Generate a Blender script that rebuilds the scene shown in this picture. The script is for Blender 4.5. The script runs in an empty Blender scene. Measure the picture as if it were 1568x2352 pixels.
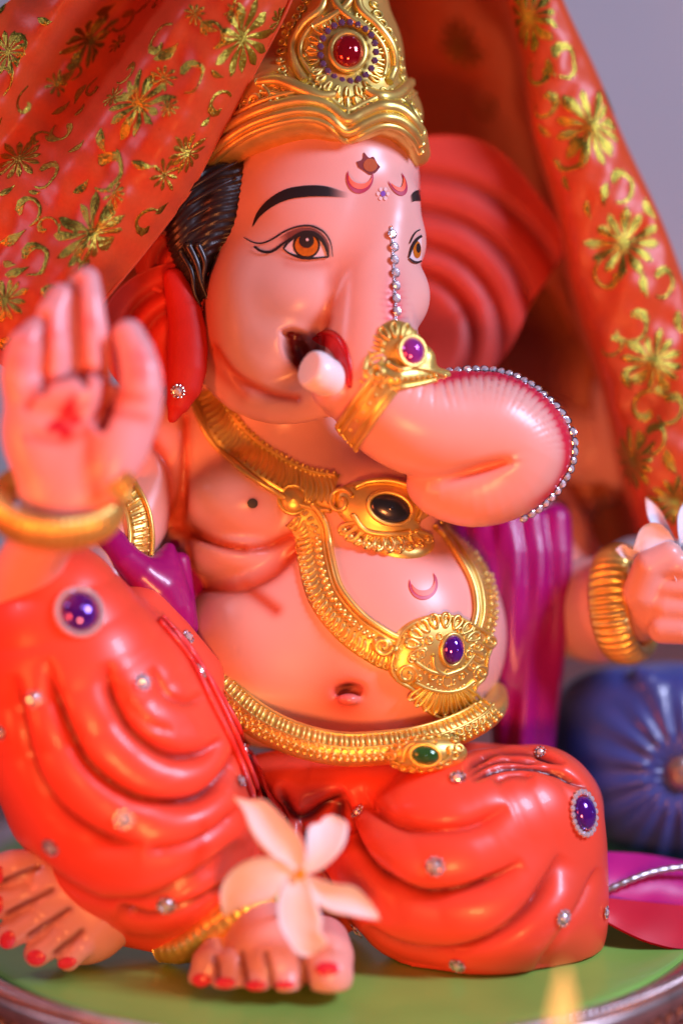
import bpy, math, random
import numpy as np
from mathutils import Vector, Matrix
from mathutils.bvhtree import BVHTree
random.seed(7)
rng = np.random.default_rng(7)

# ------------------------------------------------------------------ frame of reference
# Modelling units: 1 u = 0.13 mm, axes x right, y down, z towards the viewer, origin at the focus point.
S = 0.00013
D = 4500.0            # camera to focus plane
TH = math.radians(9)  # camera pitch
H = 1693.0            # camera height over the plate
CT, ST = math.cos(TH), math.sin(TH)
sc = bpy.context.scene
COL = sc.collection

def world(p):
    """modelling coords -> world metres (z up)"""
    p = np.asarray(p, dtype=np.float64)
    x, y, z = p[..., 0], p[..., 1], p[..., 2]
    f = D - z
    return np.stack([x, -D * CT + f * CT - y * ST, H - f * ST - y * CT], -1) * S

def E(px, py, z=0.0):
    k = (D - z) / D
    return np.array([(px - 784.0) * k, (py - 1176.0) * k, z])

def px_of(v):
    k = D / (D - v[:, 2])
    return v[:, 0] * k + 784, v[:, 1] * k + 1176

def ground_h(x, y, z):
    return H - ((D - z) * ST + y * CT)

def ground_pt(px, py):
    a, b = px - 784.0, py - 1176.0
    f = H / (b / D * CT + ST)
    return np.array([a * f / D, b * f / D, D - f])

def Wm(p):
    return Vector(world(p).tolist())

# ------------------------------------------------------------------ camera
cam = bpy.data.cameras.new('camera')
co = bpy.data.objects.new('camera', cam); COL.objects.link(co)
co.location = Wm((0, 0, D))
co.rotation_euler = (math.pi / 2 - TH, 0, 0)
cam.sensor_fit = 'VERTICAL'
cam.sensor_height = 36
cam.lens = 36 * D / 2352.0
cam.clip_start = 0.01
cam.clip_end = 20
cam.dof.use_dof = True
cam.dof.focus_distance = (D - 55) * S
cam.dof.aperture_fstop = 2.1
sc.camera = co

# ------------------------------------------------------------------ world, lamps, exposure
w = bpy.data.worlds.new('World'); sc.world = w; w.use_nodes = True
bg = w.node_tree.nodes['Background']
bg.inputs[0].default_value = (0.55, 0.52, 0.80, 1)
bg.inputs[1].default_value = 0.075
sc.view_settings.view_transform = 'Standard'
sc.view_settings.look = 'None'
sc.view_settings.exposure = 0
sc.view_settings.gamma = 1
sc.cycles.use_denoising = True
sc.cycles.max_bounces = 8
sc.cycles.sample_clamp_indirect = 6

def area(name, pos, target, size, watts, col, sy=None, spread=180):
    l = bpy.data.lights.new(name, 'AREA'); l.energy = watts; l.color = col; l.spread = math.radians(spread)
    l.size = size * S
    if sy: l.shape = 'RECTANGLE'; l.size_y = sy * S
    o = bpy.data.objects.new(name, l); COL.objects.link(o)
    o.location = Wm(pos)
    d = Wm(target) - o.location
    o.rotation_euler = d.to_track_quat('-Z', 'Y').to_euler()
    return o
area('window_light', (3400, -2300, 2100), (100, 0, 0), 1000, 3.7, (0.68, 0.72, 1.04), 1300)
area('cool_fill_left', (-3400, -2300, 700), (-200, 200, 200), 700, 0.45, (0.80, 0.74, 1.0), 1000)  # added cool fill from the left, source unseen
area('lamp_light_front', (250, 1000, 3000), (-60, 250, 0), 500, 0.27, (1.0, 0.29, 0.08), None, 80)
area('cloth_glow_fill', (-2300, 300, 2000), (-150, -200, 0), 900, 0.16, (1.0, 0.13, 0.03), None, 60)  # added red fill standing in for glow and bounce from the cloth

# ------------------------------------------------------------------ materials
def lin(c):
    if isinstance(c, str):
        c = [int(c[i:i + 2], 16) / 255 for i in (0, 2, 4)]
    return tuple(((v + 0.055) / 1.055) ** 2.4 if v > 0.04045 else v / 12.92 for v in c)

def mat(name, col, rough=0.4, metal=0.0, coat=0.0, sss=0.0, bump=0.0, bscale=200, var=0.0,
        emit=None, estr=0, vcol=False, trans=0.0, transl=0.0, sheen=0.0, spec=0.5, alpha_attr=False, ior=1.5):
    m = bpy.data.materials.new(name); m.use_nodes = True
    nt = m.node_tree; b = nt.nodes['Principled BSDF']
    c = (*col, 1)
    b.inputs['Base Color'].default_value = c
    b.inputs['Roughness'].default_value = rough
    b.inputs['Metallic'].default_value = metal
    b.inputs['Coat Weight'].default_value = coat
    b.inputs['Coat Roughness'].default_value = 0.08
    b.inputs['Subsurface Weight'].default_value = sss
    b.inputs['Subsurface Radius'].default_value = (1.0, 0.35, 0.2)
    b.inputs['Subsurface Scale'].default_value = 0.003
    b.inputs['Transmission Weight'].default_value = trans
    b.inputs['Sheen Weight'].default_value = sheen
    b.inputs['Specular IOR Level'].default_value = spec
    b.inputs['IOR'].default_value = ior
    src = None
    if vcol:
        a = nt.nodes.new('ShaderNodeAttribute'); a.attribute_name = 'paint'; src = a.outputs['Color']
    tc = nt.nodes.new('ShaderNodeTexCoord')
    if var or bump:
        n = nt.nodes.new('ShaderNodeTexNoise'); n.inputs['Scale'].default_value = bscale
        n.inputs['Detail'].default_value = 5
        nt.links.new(tc.outputs['Object'], n.inputs['Vector'])
        if var:
            mx = nt.nodes.new('ShaderNodeMix'); mx.data_type = 'RGBA'; mx.blend_type = 'MULTIPLY'
            mx.inputs[0].default_value = 1
            if src: nt.links.new(src, mx.inputs[6])
            else: mx.inputs[6].default_value = c
            mr = nt.nodes.new('ShaderNodeMapRange'); mr.inputs[1].default_value = .3; mr.inputs[2].default_value = .7
            mr.inputs[3].default_value = 1 - var; mr.inputs[4].default_value = 1
            nt.links.new(n.outputs[0], mr.inputs[0])
            nt.links.new(mr.outputs[0], mx.inputs[7])
            src = mx.outputs[2]
        if bump:
            bp = nt.nodes.new('ShaderNodeBump'); bp.inputs['Strength'].default_value = bump
            bp.inputs['Distance'].default_value = 0.0006
            nt.links.new(n.outputs[0], bp.inputs['Height']); nt.links.new(bp.outputs[0], b.inputs['Normal'])
    if src: nt.links.new(src, b.inputs['Base Color'])
    if emit:
        b.inputs['Emission Color'].default_value = (*emit, 1); b.inputs['Emission Strength'].default_value = estr
    if alpha_attr:
        a2 = nt.nodes.new('ShaderNodeAttribute'); a2.attribute_name = 'fade'
        nt.links.new(a2.outputs['Fac'], b.inputs['Alpha'])
    if transl:
        tr = nt.nodes.new('ShaderNodeBsdfTranslucent'); tr.inputs[0].default_value = c
        ms = nt.nodes.new('ShaderNodeMixShader'); ms.inputs[0].default_value = transl
        out = nt.nodes['Material Output']
        nt.links.new(b.outputs[0], ms.inputs[1]); nt.links.new(tr.outputs[0], ms.inputs[2])
        nt.links.new(ms.outputs[0], out.inputs[0])
    return m

M = {}
M['skin'] = mat('painted_skin', (0.8, 0.45, 0.4), 0.31, vcol=True, sss=0.0, var=0.07, bscale=60, bump=0.05, spec=0.45)
M['red_skin'] = mat('red_ear_paint', (0.62, 0.06, 0.035), 0.5, vcol=True, var=0.12, bscale=60, spec=0.25)
M['dhoti'] = mat('orange_red_lacquer', (0.90, 0.11, 0.06), 0.38, coat=0.12, vcol=True, var=0.10, bscale=40, bump=0.05)
M['gold'] = mat('gold_paint', (0.95, 0.74, 0.20), 0.38, metal=0.8, var=0.25, bscale=120, bump=0.12)
M['sash'] = mat('magenta_paint', (0.34, 0.002, 0.17), 0.33, var=0.1, bscale=60, coat=0.2)
M['hair'] = mat('black_hair_paint', (0.018, 0.010, 0.008), 0.35, bump=0.2, bscale=150)
M['ink'] = mat('black_paint', (0.012, 0.008, 0.009), 0.5, alpha_attr=True)
M['ink_brown'] = mat('brown_lid_paint', (0.20, 0.045, 0.03), 0.5, alpha_attr=True)
M['eye_white'] = mat('eye_white_paint', (0.80, 0.62, 0.62), 0.35)
M['iris'] = mat('amber_iris_paint', (0.62, 0.17, 0.012), 0.3, var=0.3, bscale=900)
M['red_paint'] = mat('red_paint', (0.62, 0.01, 0.012), 0.35, alpha_attr=True)
M['red_gloss'] = mat('red_lip_paint', (0.55, 0.008, 0.010), 0.3)
M['crimson'] = mat('crimson_paint', (0.42, 0.004, 0.05), 0.4, alpha_attr=True)
M['orange_paint'] = mat('bright_orange_paint', (0.95, 0.12, 0.035), 0.4, alpha_attr=True)
M['mouth'] = mat('mouth_paint', (0.16, 0.012, 0.008), 0.4)
M['tusk'] = mat('ivory_paint', (0.9, 0.86, 0.86), 0.3, sss=0.1)
M['nail'] = mat('red_nail_paint', (0.72, 0.035, 0.06), 0.28)
M['stone'] = mat('crystal', (0.95, 0.93, 1.0), 0.08, metal=0.45, coat=1, var=0.35, bscale=1500)
M['stone_base'] = mat('silver_cup', (0.62, 0.60, 0.66), 0.22, metal=1)
M['purple_gem'] = mat('purple_cabochon', (0.12, 0.008, 0.42), 0.10, metal=0.55, coat=1, spec=0.8)
M['red_gem'] = mat('red_cabochon', (0.42, 0.0, 0.008), 0.10, metal=0.55, coat=1, spec=0.8)
M['pink_gem'] = mat('pink_cabochon', (0.50, 0.05, 0.50), 0.10, metal=0.5, coat=1, spec=0.8)
M['green_gem'] = mat('green_cabochon', (0.04, 0.20, 0.04), 0.12, metal=0.3, coat=1, var=0.6, bscale=200)
M['black_gem'] = mat('black_cabochon', (0.012, 0.02, 0.03), 0.25, coat=0.4)
M['amethyst'] = mat('dusky_crystal', (0.20, 0.10, 0.22), 0.15, metal=0.5, coat=1)
M['petal'] = mat('white_petal', (0.86, 0.93, 1.0), 0.5, transl=0.12, bump=0.25, bscale=160, var=0.05)
M['petal_heart'] = mat('flower_heart', (0.9, 0.42, 0.03), 0.6)
M['cloth'] = mat('orange_satin', (0.80, 0.095, 0.018), 0.40, var=0.12, bscale=900, bump=0.10, sheen=0.1, transl=0.30)
M['foil'] = mat('gold_foil', (0.48, 0.38, 0.05), 0.24, metal=0.95, bump=0.9, bscale=1100, var=0.3)
M['leaf'] = mat('green_leaf_disc', (0.30, 0.62, 0.11), 0.36, var=0.25, bscale=18, bump=0.1, coat=0.2)
M['copper'] = mat('copper_plate', (0.74, 0.58, 0.55), 0.30, metal=0.9, var=0.35, bscale=120, bump=0.2)
M['wall'] = mat('lavender_wall', (0.88, 0.86, 0.88), 0.85, var=0.06, bscale=6)
M['table'] = mat('table_cloth', (0.35, 0.12, 0.10), 0.6, var=0.3, bscale=30)
M['pillow'] = mat('blue_satin_paint', (0.05, 0.08, 0.33), 0.36, var=0.3, bscale=25, coat=0.2)
M['magenta_cloth'] = mat('bright_magenta_cloth', (0.55, 0.01, 0.26), 0.45, var=0.15, bscale=40)
M['red_cloth'] = mat('crimson_cloth', (0.62, 0.01, 0.035), 0.5, var=0.15, bscale=40)
M['silver'] = mat('silver_trim', (0.6, 0.55, 0.55), 0.3, metal=0.9)
M['throne'] = mat('brown_gold_paint', (0.50, 0.15, 0.06), 0.45, var=0.4, bscale=30)
M['maroon'] = mat('maroon_paint', (0.20, 0.02, 0.02), 0.75, var=0.2, bscale=40)
M['wax'] = mat('candle_wax', (0.8, 0.7, 0.5), 0.4, sss=0.4)

# ------------------------------------------------------------------ object helpers
def set_props(o, label=None, cat=None, group=None, kind=None):
    if label: o['label'] = label
    if cat: o['category'] = cat
    if group: o['group'] = group
    if kind: o['kind'] = kind
    return o

def thing(name, base, label, cat, group=None):
    o = bpy.data.objects.new(name, None); COL.objects.link(o)
    o.location = Wm(base); o.empty_display_size = 0.01
    return set_props(o, label, cat, group)

def root_loc(o):
    while o.parent: o = o.parent
    return np.array(o.location)

def add(name, geo, material, parent=None, smooth=True, attr=None, label=None):
    """geo = (verts Nx3 in modelling units, faces list / Mx4 array)"""
    v, f = geo
    v = world(np.asarray(v, dtype=np.float64).reshape(-1, 3))
    if parent is not None:
        v = v - root_loc(parent)
    me = bpy.data.meshes.new(name)
    if isinstance(f, np.ndarray):
        k = f.shape[1]
        me.vertices.add(len(v)); me.vertices.foreach_set('co', v.ravel())
        me.loops.add(f.size); me.loops.foreach_set('vertex_index', f.astype(np.int32).ravel())
        me.polygons.add(len(f)); me.polygons.foreach_set('loop_start', np.arange(0, f.size, k, dtype=np.int32))
        me.update(calc_edges=True)
    else:
        me.from_pydata([tuple(p) for p in v], [], f); me.update()
    me.polygons.foreach_set('use_smooth', [smooth] * len(me.polygons))
    for k_, arr in (attr or {}).items():
        arr = np.asarray(arr, dtype=np.float32)
        if arr.ndim == 2:
            a = me.color_attributes.new(k_, 'FLOAT_COLOR', 'POINT')
            a.data.foreach_set('color', np.concatenate([arr, np.ones((len(arr), 1), np.float32)], 1).ravel())
        else:
            a = me.attributes.new(k_, 'FLOAT', 'POINT'); a.data.foreach_set('value', arr)
    me.materials.append(material)
    o = bpy.data.objects.new(name, me); COL.objects.link(o)
    if parent is not None: o.parent = parent
    if label: o['label'] = label
    return o

def join(*gs):
    V, F, n = [], [], 0
    for v, f in gs:
        v = np.asarray(v).reshape(-1, 3)
        V.append(v)
        F += [tuple(int(i) + n for i in q) for q in f]
        n += len(v)
    return np.concatenate(V), F

_bvh = {}
def bvh_of(v, f):
    return BVHTree.FromPolygons([tuple(p) for p in v], [tuple(q) for q in (f.tolist() if isinstance(f, np.ndarray) else f)])

CAMP = Vector((0, 0, D))
def hit(t, px, py):
    """where the sight line through (px,py) meets a surface: point, outward normal"""
    d = Vector((px - 784.0, py - 1176.0, -D)).normalized()
    p, n, i, r = t.ray_cast(CAMP, d)
    if p is None:
        q = Vector(E(px, py, 0)); 
        best = None
        for z in (-300, -200, -100, 0, 100, 200, 300):
            q = Vector(E(px, py, z)); a, b, c, dd = t.find_nearest(q)
            if a is not None and (best is None or dd < best[2]): best = (a, b, dd)
        p, n = best[0], best[1]
    if n.dot(d) > 0 : n = -n
    return np.array(p), np.array(n)

def near(t, p):
    a, n, i, d = t.find_nearest(Vector(p))
    a = np.array(a); n = np.array(n)
    return a, n

def cr(points, n):
    """Catmull-Rom resample of a polyline, n samples"""
    P = np.asarray(points, dtype=np.float64)
    if P.ndim == 1: P = P[:, None]
    Q = np.concatenate([[2 * P[0] - P[1]], P, [2 * P[-1] - P[-2]]])
    ts = np.linspace(0, len(P) - 1 - 1e-9, n)
    i = ts.astype(int); t = (ts - i)[:, None]
    a, b, c, d = Q[i], Q[i + 1], Q[i + 2], Q[i + 3]
    return 0.5 * (2 * b + (c - a) * t + (2 * a - 5 * b + 4 * c - d) * t * t + (3 * b - a - 3 * c + d) * t ** 3)

def even(points, n, k=200):
    P = cr(points, k)
    L = np.concatenate([[0], np.cumsum(np.linalg.norm(np.diff(P, axis=0), axis=1))])
    s = np.linspace(0, L[-1], n)
    return np.stack([np.interp(s, L, P[:, j]) for j in range(P.shape[1])], 1)

def grid_faces(nu, nv, closed=False):
    i, j = np.meshgrid(np.arange(nu - 1), np.arange(nv if closed else nv - 1), indexing='ij')
    j2 = (j + 1) % nv
    return np.stack([i * nv + j, (i + 1) * nv + j, (i + 1) * nv + j2, i * nv + j2], -1).reshape(-1, 4)

def tube(path, rad, nv=8, cap=True, squash=1.0, nrm=None):
    P = np.asarray(path, float); n = len(P)
    R = np.ones(n) * rad if np.isscalar(rad) else np.asarray(rad, float)
    T = np.gradient(P, axis=0); T /= np.linalg.norm(T, axis=1)[:, None] + 1e-9
    if nrm is None:
        up = np.array([0.13, 0.21, 1.0]); N = np.tile(up, (n, 1))
    else: N = np.asarray(nrm, float)
    N = N - (N * T).sum(1)[:, None] * T; N /= np.linalg.norm(N, axis=1)[:, None] + 1e-9
    B = np.cross(T, N)
    a = np.linspace(0, 2 * np.pi, nv, endpoint=False)
    V = P[:, None] + R[:, None, None] * (np.cos(a)[None, :, None] * B[:, None] + squash * np.sin(a)[None, :, None] * N[:, None])
    F = [tuple(q) for q in grid_faces(n, nv, True).tolist()]
    V = V.reshape(-1, 3)
    if cap:
        V = np.concatenate([V, P[:1] - T[:1] * R[0] * .5, P[-1:] + T[-1:] * R[-1] * .5])
        a0, a1 = n * nv, n * nv + 1
        F += [(a0, (j + 1) % nv, j) for j in range(nv)] + [(a1, (n - 1) * nv + j, (n - 1) * nv + (j + 1) % nv) for j in range(nv)]
    return V, F

def frame(n):
    n = np.asarray(n, float) / np.linalg.norm(n)
    t = np.cross(n, [0, 1, 0]);  t /= np.linalg.norm(t)          # local x
    b = np.cross(n, t)
    if t[0] < 0: t = -t
    if b[1] < 0: b = -b
    return t, b, n

def dome(c, n, rx, ry, h, nu=7, nv=16, rot=0.0, rim=0.0):
    """cabochon: low dome on normal n; x/y axes of its ellipse follow the picture's right and down"""
    t, b, n = frame(n)
    cr_, sr_ = math.cos(rot), math.sin(rot)
    t, b = t * cr_ + b * sr_, b * cr_ - t * sr_
    V = []; 
    for i in range(nu):
        a = i / (nu - 1) * math.pi / 2
        rr = math.cos(a); zz = math.sin(a) * h
        if i == nu - 1: rr = 0.02
        for j in range(nv):
            q = 2 * math.pi * j / nv
            V.append(c + t * rx * rr * math.cos(q) + b * ry * rr * math.sin(q) + n * (zz + rim))
    F = [tuple(q) for q in grid_faces(nu, nv, True).tolist()]
    F.append(tuple(range((nu - 1) * nv, nu * nv)))
    V += [c + t * rx * math.cos(2 * math.pi * j / nv) + b * ry * math.sin(2 * math.pi * j / nv) - n * 6 for j in range(nv)]
    k = nu * nv
    F += [(k + j, j, (j + 1) % nv, k + (j + 1) % nv) for j in range(nv)]
    return np.array(V), F

def ring(c, n, rx, ry, r, nu=24, nv=6, rot=0.0, up=0.0):
    t, b, n = frame(n)
    cr_, sr_ = math.cos(rot), math.sin(rot)
    t, b = t * cr_ + b * sr_, b * cr_ - t * sr_
    V = []
    for i in range(nu):
        q = 2 * math.pi * i / nu
        o = t * rx * math.cos(q) + b * ry * math.sin(q)
        d = t * math.cos(q) + b * math.sin(q)
        for j in range(nv):
            a = 2 * math.pi * j / nv
            V.append(c + o + d * r * math.cos(a) + n * (r * math.sin(a) + up))
    F = []
    for i in range(nu):
        for j in range(nv):
            F.append((i * nv + j, ((i + 1) % nu) * nv + j, ((i + 1) % nu) * nv + (j + 1) % nv, i * nv + (j + 1) % nv))
    return np.array(V), F

def ball(c, r, nu=6, nv=8, sc3=(1, 1, 1)):
    V = []
    for i in range(nu + 1):
        a = math.pi * i / nu
        for j in range(nv):
            q = 2 * math.pi * j / nv
            V.append((c[0] + r * sc3[0] * math.sin(a) * math.cos(q), c[1] + r * sc3[1] * math.sin(a) * math.sin(q), c[2] + r * sc3[2] * math.cos(a)))
    return np.array(V), [tuple(q) for q in grid_faces(nu + 1, nv, True).tolist()]

# ------------------------------------------------------------------ implicit sculpting
class Field:
    def __init__(s, lo, hi, h):
        s.lo = np.array(lo, float); s.h = h
        n = np.ceil((np.array(hi) - s.lo) / h).astype(int) + 1
        s.ax = [(s.lo[i] + h * np.arange(n[i])).astype(np.float32) for i in range(3)]
        s.g = np.full(n, 400.0, np.float32)
    def box(s, lo, hi):
        sl = []
        for i in range(3):
            a = int(max(0, math.floor((lo[i] - s.lo[i]) / s.h))); b = int(min(len(s.ax[i]), math.ceil((hi[i] - s.lo[i]) / s.h) + 1))
            if b <= a: return None, None
            sl.append(slice(a, b))
        X = s.ax[0][sl[0]][:, None, None]; Y = s.ax[1][sl[1]][None, :, None]; Z = s.ax[2][sl[2]][None, None, :]
        return tuple(sl), (X, Y, Z)
    def mix(s, sl, d, k, mode):
        a = s.g[sl]
        if mode == 'sub':
            d = -d
            h = np.clip(0.5 - 0.5 * (a - d) / k, 0, 1)      # smooth max
            s.g[sl] = a + (d - a) * h + k * h * (1 - h)
        else:
            h = np.clip(0.5 + 0.5 * (a - d) / k, 0, 1)
            s.g[sl] = a + (d - a) * h - k * h * (1 - h)
    def ell(s, c, r, k=30, mode='add', rot=None):
        """c=(px,py,z); r=(rx,ry,rz) px; rot=(axis,deg) list"""
        c3 = E(*c); sk = (D - c[2]) / D; r = np.array(r, float) * sk
        m = float(max(r)) + k * 1.5 + 3 * s.h if rot else None
        ext = (np.array([m] * 3) if rot else r + k * 1.5 + 3 * s.h)
        sl, g = s.box(c3 - ext, c3 + ext)
        if sl is None: return
        X, Y, Z = g[0] - c3[0], g[1] - c3[1], g[2] - c3[2]
        if rot:
            Rm = Matrix.Identity(3)
            for ax, dg in rot: Rm = Rm @ Matrix.Rotation(math.radians(dg), 3, ax)
            Rm = np.array(Rm.transposed(), dtype=np.float32)
            X, Y, Z = (Rm[i, 0] * X + Rm[i, 1] * Y + Rm[i, 2] * Z for i in range(3))
        k0 = np.sqrt((X / r[0]) ** 2 + (Y / r[1]) ** 2 + (Z / r[2]) ** 2)
        k1 = np.sqrt((X / r[0] ** 2) ** 2 + (Y / r[1] ** 2) ** 2 + (Z / r[2] ** 2) ** 2) + 1e-9
        s.mix(sl, (k0 * (k0 - 1) / k1).astype(np.float32), k, mode)
    def seg(s, a, b, ra, rb, k=30, mode='add'):
        A, B = E(*a), E(*b); ra *= (D - a[2]) / D; rb *= (D - b[2]) / D
        m = max(ra, rb) + k * 1.5 + 3 * s.h
        sl, g = s.box(np.minimum(A, B) - m, np.maximum(A, B) + m)
        if sl is None: return
        d = B - A; L = float(d @ d) + 1e-9
        X, Y, Z = g[0] - A[0], g[1] - A[1], g[2] - A[2]
        t = np.clip((X * d[0] + Y * d[1] + Z * d[2]) / L, 0, 1)
        q = np.sqrt((X - t * d[0]) ** 2 + (Y - t * d[1]) ** 2 + (Z - t * d[2]) ** 2)
        s.mix(sl, (q - (ra + (rb - ra) * t)).astype(np.float32), k, mode)
    def chain(s, pts, k=30, n=None, mode='add', kk=None):
        """pts rows (px,py,z,r), resampled smoothly; segments unioned hard among themselves then smooth-joined"""
        P = even(pts, n) if n else np.array(pts, float)
        A = np.array([E(*p[:3]) for p in P]); R = P[:, 3] * (D - P[:, 2]) / D
        m = R.max() + k * 1.5 + 3 * s.h
        sl, g = s.box((A - m).min(0), (A + m).max(0))
        if sl is None: return
        d = None
        for i in range(len(P) - 1):
            v = A[i + 1] - A[i]; L = float(v @ v) + 1e-9
            X, Y, Z = g[0] - A[i][0], g[1] - A[i][1], g[2] - A[i][2]
            t = np.clip((X * v[0] + Y * v[1] + Z * v[2]) / L, 0, 1)
            q = np.sqrt((X - t * v[0]) ** 2 + (Y - t * v[1]) ** 2 + (Z - t * v[2]) ** 2) - (R[i] + (R[i + 1] - R[i]) * t)
            if d is None: d = q
            elif kk:
                h = np.clip(0.5 + 0.5 * (d - q) / kk, 0, 1); d = d + (q - d) * h - kk * h * (1 - h)
            else: d = np.minimum(d, q)
        s.mix(sl, d.astype(np.float32), k, mode)
    def ground(s, off=0.0):
        X, Y, Z = s.ax[0][:, None, None], s.ax[1][None, :, None], s.ax[2][None, None, :]
        hh = ground_h(X, Y, Z) - off
        s.g = np.maximum(s.g, (-hh).astype(np.float32))
    def mesh(s):
        g = s.g; h = s.h
        g[0], g[-1] = np.maximum(g[0], 1), np.maximum(g[-1], 1)
        g[:, 0] = np.maximum(g[:, 0], 1); g[:, -1] = np.maximum(g[:, -1], 1)
        g[:, :, 0] = np.maximum(g[:, :, 0], 1); g[:, :, -1] = np.maximum(g[:, :, -1], 1)
        ins = g < 0
        n = np.array(g.shape)
        cnt = np.zeros(tuple(n - 1), np.uint8)
        for a in (0, 1):
            for b in (0, 1):
                for c in (0, 1):
                    cnt += ins[a:n[0] - 1 + a, b:n[1] - 1 + b, c:n[2] - 1 + c]
        act = (cnt > 0) & (cnt < 8)
        idx = np.argwhere(act)
        ids = np.full(act.shape, -1, np.int32); ids[act] = np.arange(len(idx))
        corner = {}
        for a in (0, 1):
            for b in (0, 1):
                for c in (0, 1):
                    corner[a, b, c] = g[idx[:, 0] + a, idx[:, 1] + b, idx[:, 2] + c]
        acc = np.zeros((len(idx), 3)); num = np.zeros(len(idx))
        for p, q in [((0,0,0),(1,0,0)),((0,1,0),(1,1,0)),((0,0,1),(1,0,1)),((0,1,1),(1,1,1)),
                     ((0,0,0),(0,1,0)),((1,0,0),(1,1,0)),((0,0,1),(0,1,1)),((1,0,1),(1,1,1)),
                     ((0,0,0),(0,0,1)),((1,0,0),(1,0,1)),((0,1,0),(0,1,1)),((1,1,0),(1,1,1))]:
            a, b = corner[p], corner[q]
            m = (a < 0) != (b < 0)
            t = np.where(m, a / np.where(m, a - b, 1), 0)
            pos = np.array(p)[None] + t[:, None] * (np.array(q) - np.array(p))[None]
            acc[m] += pos[m]; num[m] += 1
        V = s.lo + h * (idx + acc / num[:, None])
        F = []
        for ax in range(3):
            sl0 = [slice(1, -1)] * 3; sl0[ax] = slice(0, -1)
            sl1 = [slice(1, -1)] * 3; sl1[ax] = slice(1, None)
            A, B = ins[tuple(sl0)], ins[tuple(sl1)]
            e = np.argwhere(A != B); flip = A[tuple(e.T)]
            off = np.ones(3, int); off[ax] = 0
            e = e + off
            u, v = [(1, 2), (2, 0), (0, 1)][ax]
            q = []
            for du, dv in ((0, 0), (-1, 0), (-1, -1), (0, -1)):
                c = e.copy(); c[:, u] += du; c[:, v] += dv
                q.append(ids[c[:, 0], c[:, 1], c[:, 2]])
            q = np.stack(q, 1)
            q[~flip] = q[~flip][:, ::-1]
            F.append(q)
        F = np.concatenate(F)
        # world() mirrors handedness (y down), so orient against it
        return V, F[:, ::-1].copy()

def vnormals(V, F):
    n = np.cross(V[F[:, 2]] - V[F[:, 0]], V[F[:, 3]] - V[F[:, 1]])
    N = np.zeros_like(V)
    for j in range(4): np.add.at(N, F[:, j], n)
    return -N / (np.linalg.norm(N, axis=1)[:, None] + 1e-12)

def smooth_mesh(V, F, it=2, lam=0.5):
    e = np.concatenate([F[:, [0, 1]], F[:, [1, 2]], F[:, [2, 3]], F[:, [3, 0]]])
    deg = np.bincount(e[:, 0], minlength=len(V)) + np.bincount(e[:, 1], minlength=len(V))
    for _ in range(it):
        for l in (lam, -lam * 1.03):
            A = np.zeros_like(V)
            for k in range(3):
                A[:, k] = np.bincount(e[:, 0], V[e[:, 1], k], len(V)) + np.bincount(e[:, 1], V[e[:, 0], k], len(V))
            V = V + l * (A / deg[:, None] - V)
    return V

def curve_dist(X, Y, pts, n=60):
    """signed distance in the picture plane to a curve, plus arclength along it and total length.
    positive side = right of travel direction"""
    P = even(pts, n)
    best = np.full(len(X), 1e9); sgn = np.zeros(len(X)); arc = np.zeros(len(X)); s0 = 0
    for i in range(n - 1):
        ax, ay = P[i]; dx, dy = P[i + 1] - P[i]; L = math.hypot(dx, dy)
        t = np.clip(((X - ax) * dx + (Y - ay) * dy) / L ** 2, 0, 1)
        ex, ey = X - ax - t * dx, Y - ay - t * dy
        d = np.hypot(ex, ey); m = d < best
        best[m] = d[m]; sgn[m] = np.sign(dx * ey - dy * ex)[m]; arc[m] = (s0 + t * L)[m]
        s0 += L
    return best * np.where(sgn == 0, 1, sgn), arc, s0

def gauss(d, w): return np.exp(-(d / w) ** 2)

def paint_mix(col, c, wgt):
    wgt = np.clip(wgt, 0, 1)[:, None]
    return col * (1 - wgt) + np.array(c)[None] * wgt

def decal(t, A, B, nv=5, n=40, off=2.0, fade=None):
    """painted shape between two picture curves laid on surface t"""
    a, b = even(A, n), even(B, n)
    V = []; fd = []
    for i in range(n):
        for j in range(nv):
            q = a[i] + (b[i] - a[i]) * j / (nv - 1)
            p, nn = hit(t, *q); V.append(p + nn * off)
            fd.append(1.0 if fade is None else fade(i / (n - 1), j / (nv - 1)))
    return (np.array(V), [tuple(q) for q in grid_faces(n, nv).tolist()]), {'fade': fd}

def stroke(t, pts, wid, n=40, nv=4, off=2.0, fade=None):
    """brush stroke: width given along it"""
    P = even(pts, n); T = np.gradient(P, axis=0); T /= np.linalg.norm(T, axis=1)[:, None] + 1e-9
    Nn = np.stack([-T[:, 1], T[:, 0]], 1)
    W_ = np.interp(np.linspace(0, 1, n), np.linspace(0, 1, len(wid)), wid)
    return decal_raw(t, P - Nn * W_[:, None] / 2, P + Nn * W_[:, None] / 2, nv, off, fade)

def decal_raw(t, a, b, nv, off, fade=None):
    V = []; fd = []; n = len(a)
    for i in range(n):
        for j in range(nv):
            q = a[i] + (b[i] - a[i]) * j / (nv - 1)
            p, nn = hit(t, *q); V.append(p + nn * off)
            fd.append(1.0 if fade is None else fade(i / (n - 1), j / (nv - 1)))
    return (np.array(V), [tuple(q) for q in grid_faces(n, nv).tolist()]), {'fade': fd}

def disc(t, cx, cy, rx, ry, off=2.5, rot=0, clip=None):
    V = []; nu, nv = 6, 24
    for i in range(nu):
        for j in range(nv):
            a = 2 * math.pi * j / nv; r = i / (nu - 1) + (0.01 if i == 0 else 0)
            x = rx * r * math.cos(a); y = ry * r * math.sin(a)
            X = cx + x * math.cos(rot) - y * math.sin(rot); Y = cy + x * math.sin(rot) + y * math.cos(rot)
            if clip: X, Y = clip(X, Y)
            p, n = hit(t, X, Y); V.append(p + n * off)
    return (np.array(V), [tuple(q) for q in grid_faces(nu, nv, True).tolist()]), {'fade': [1.0] * len(V)}

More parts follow.
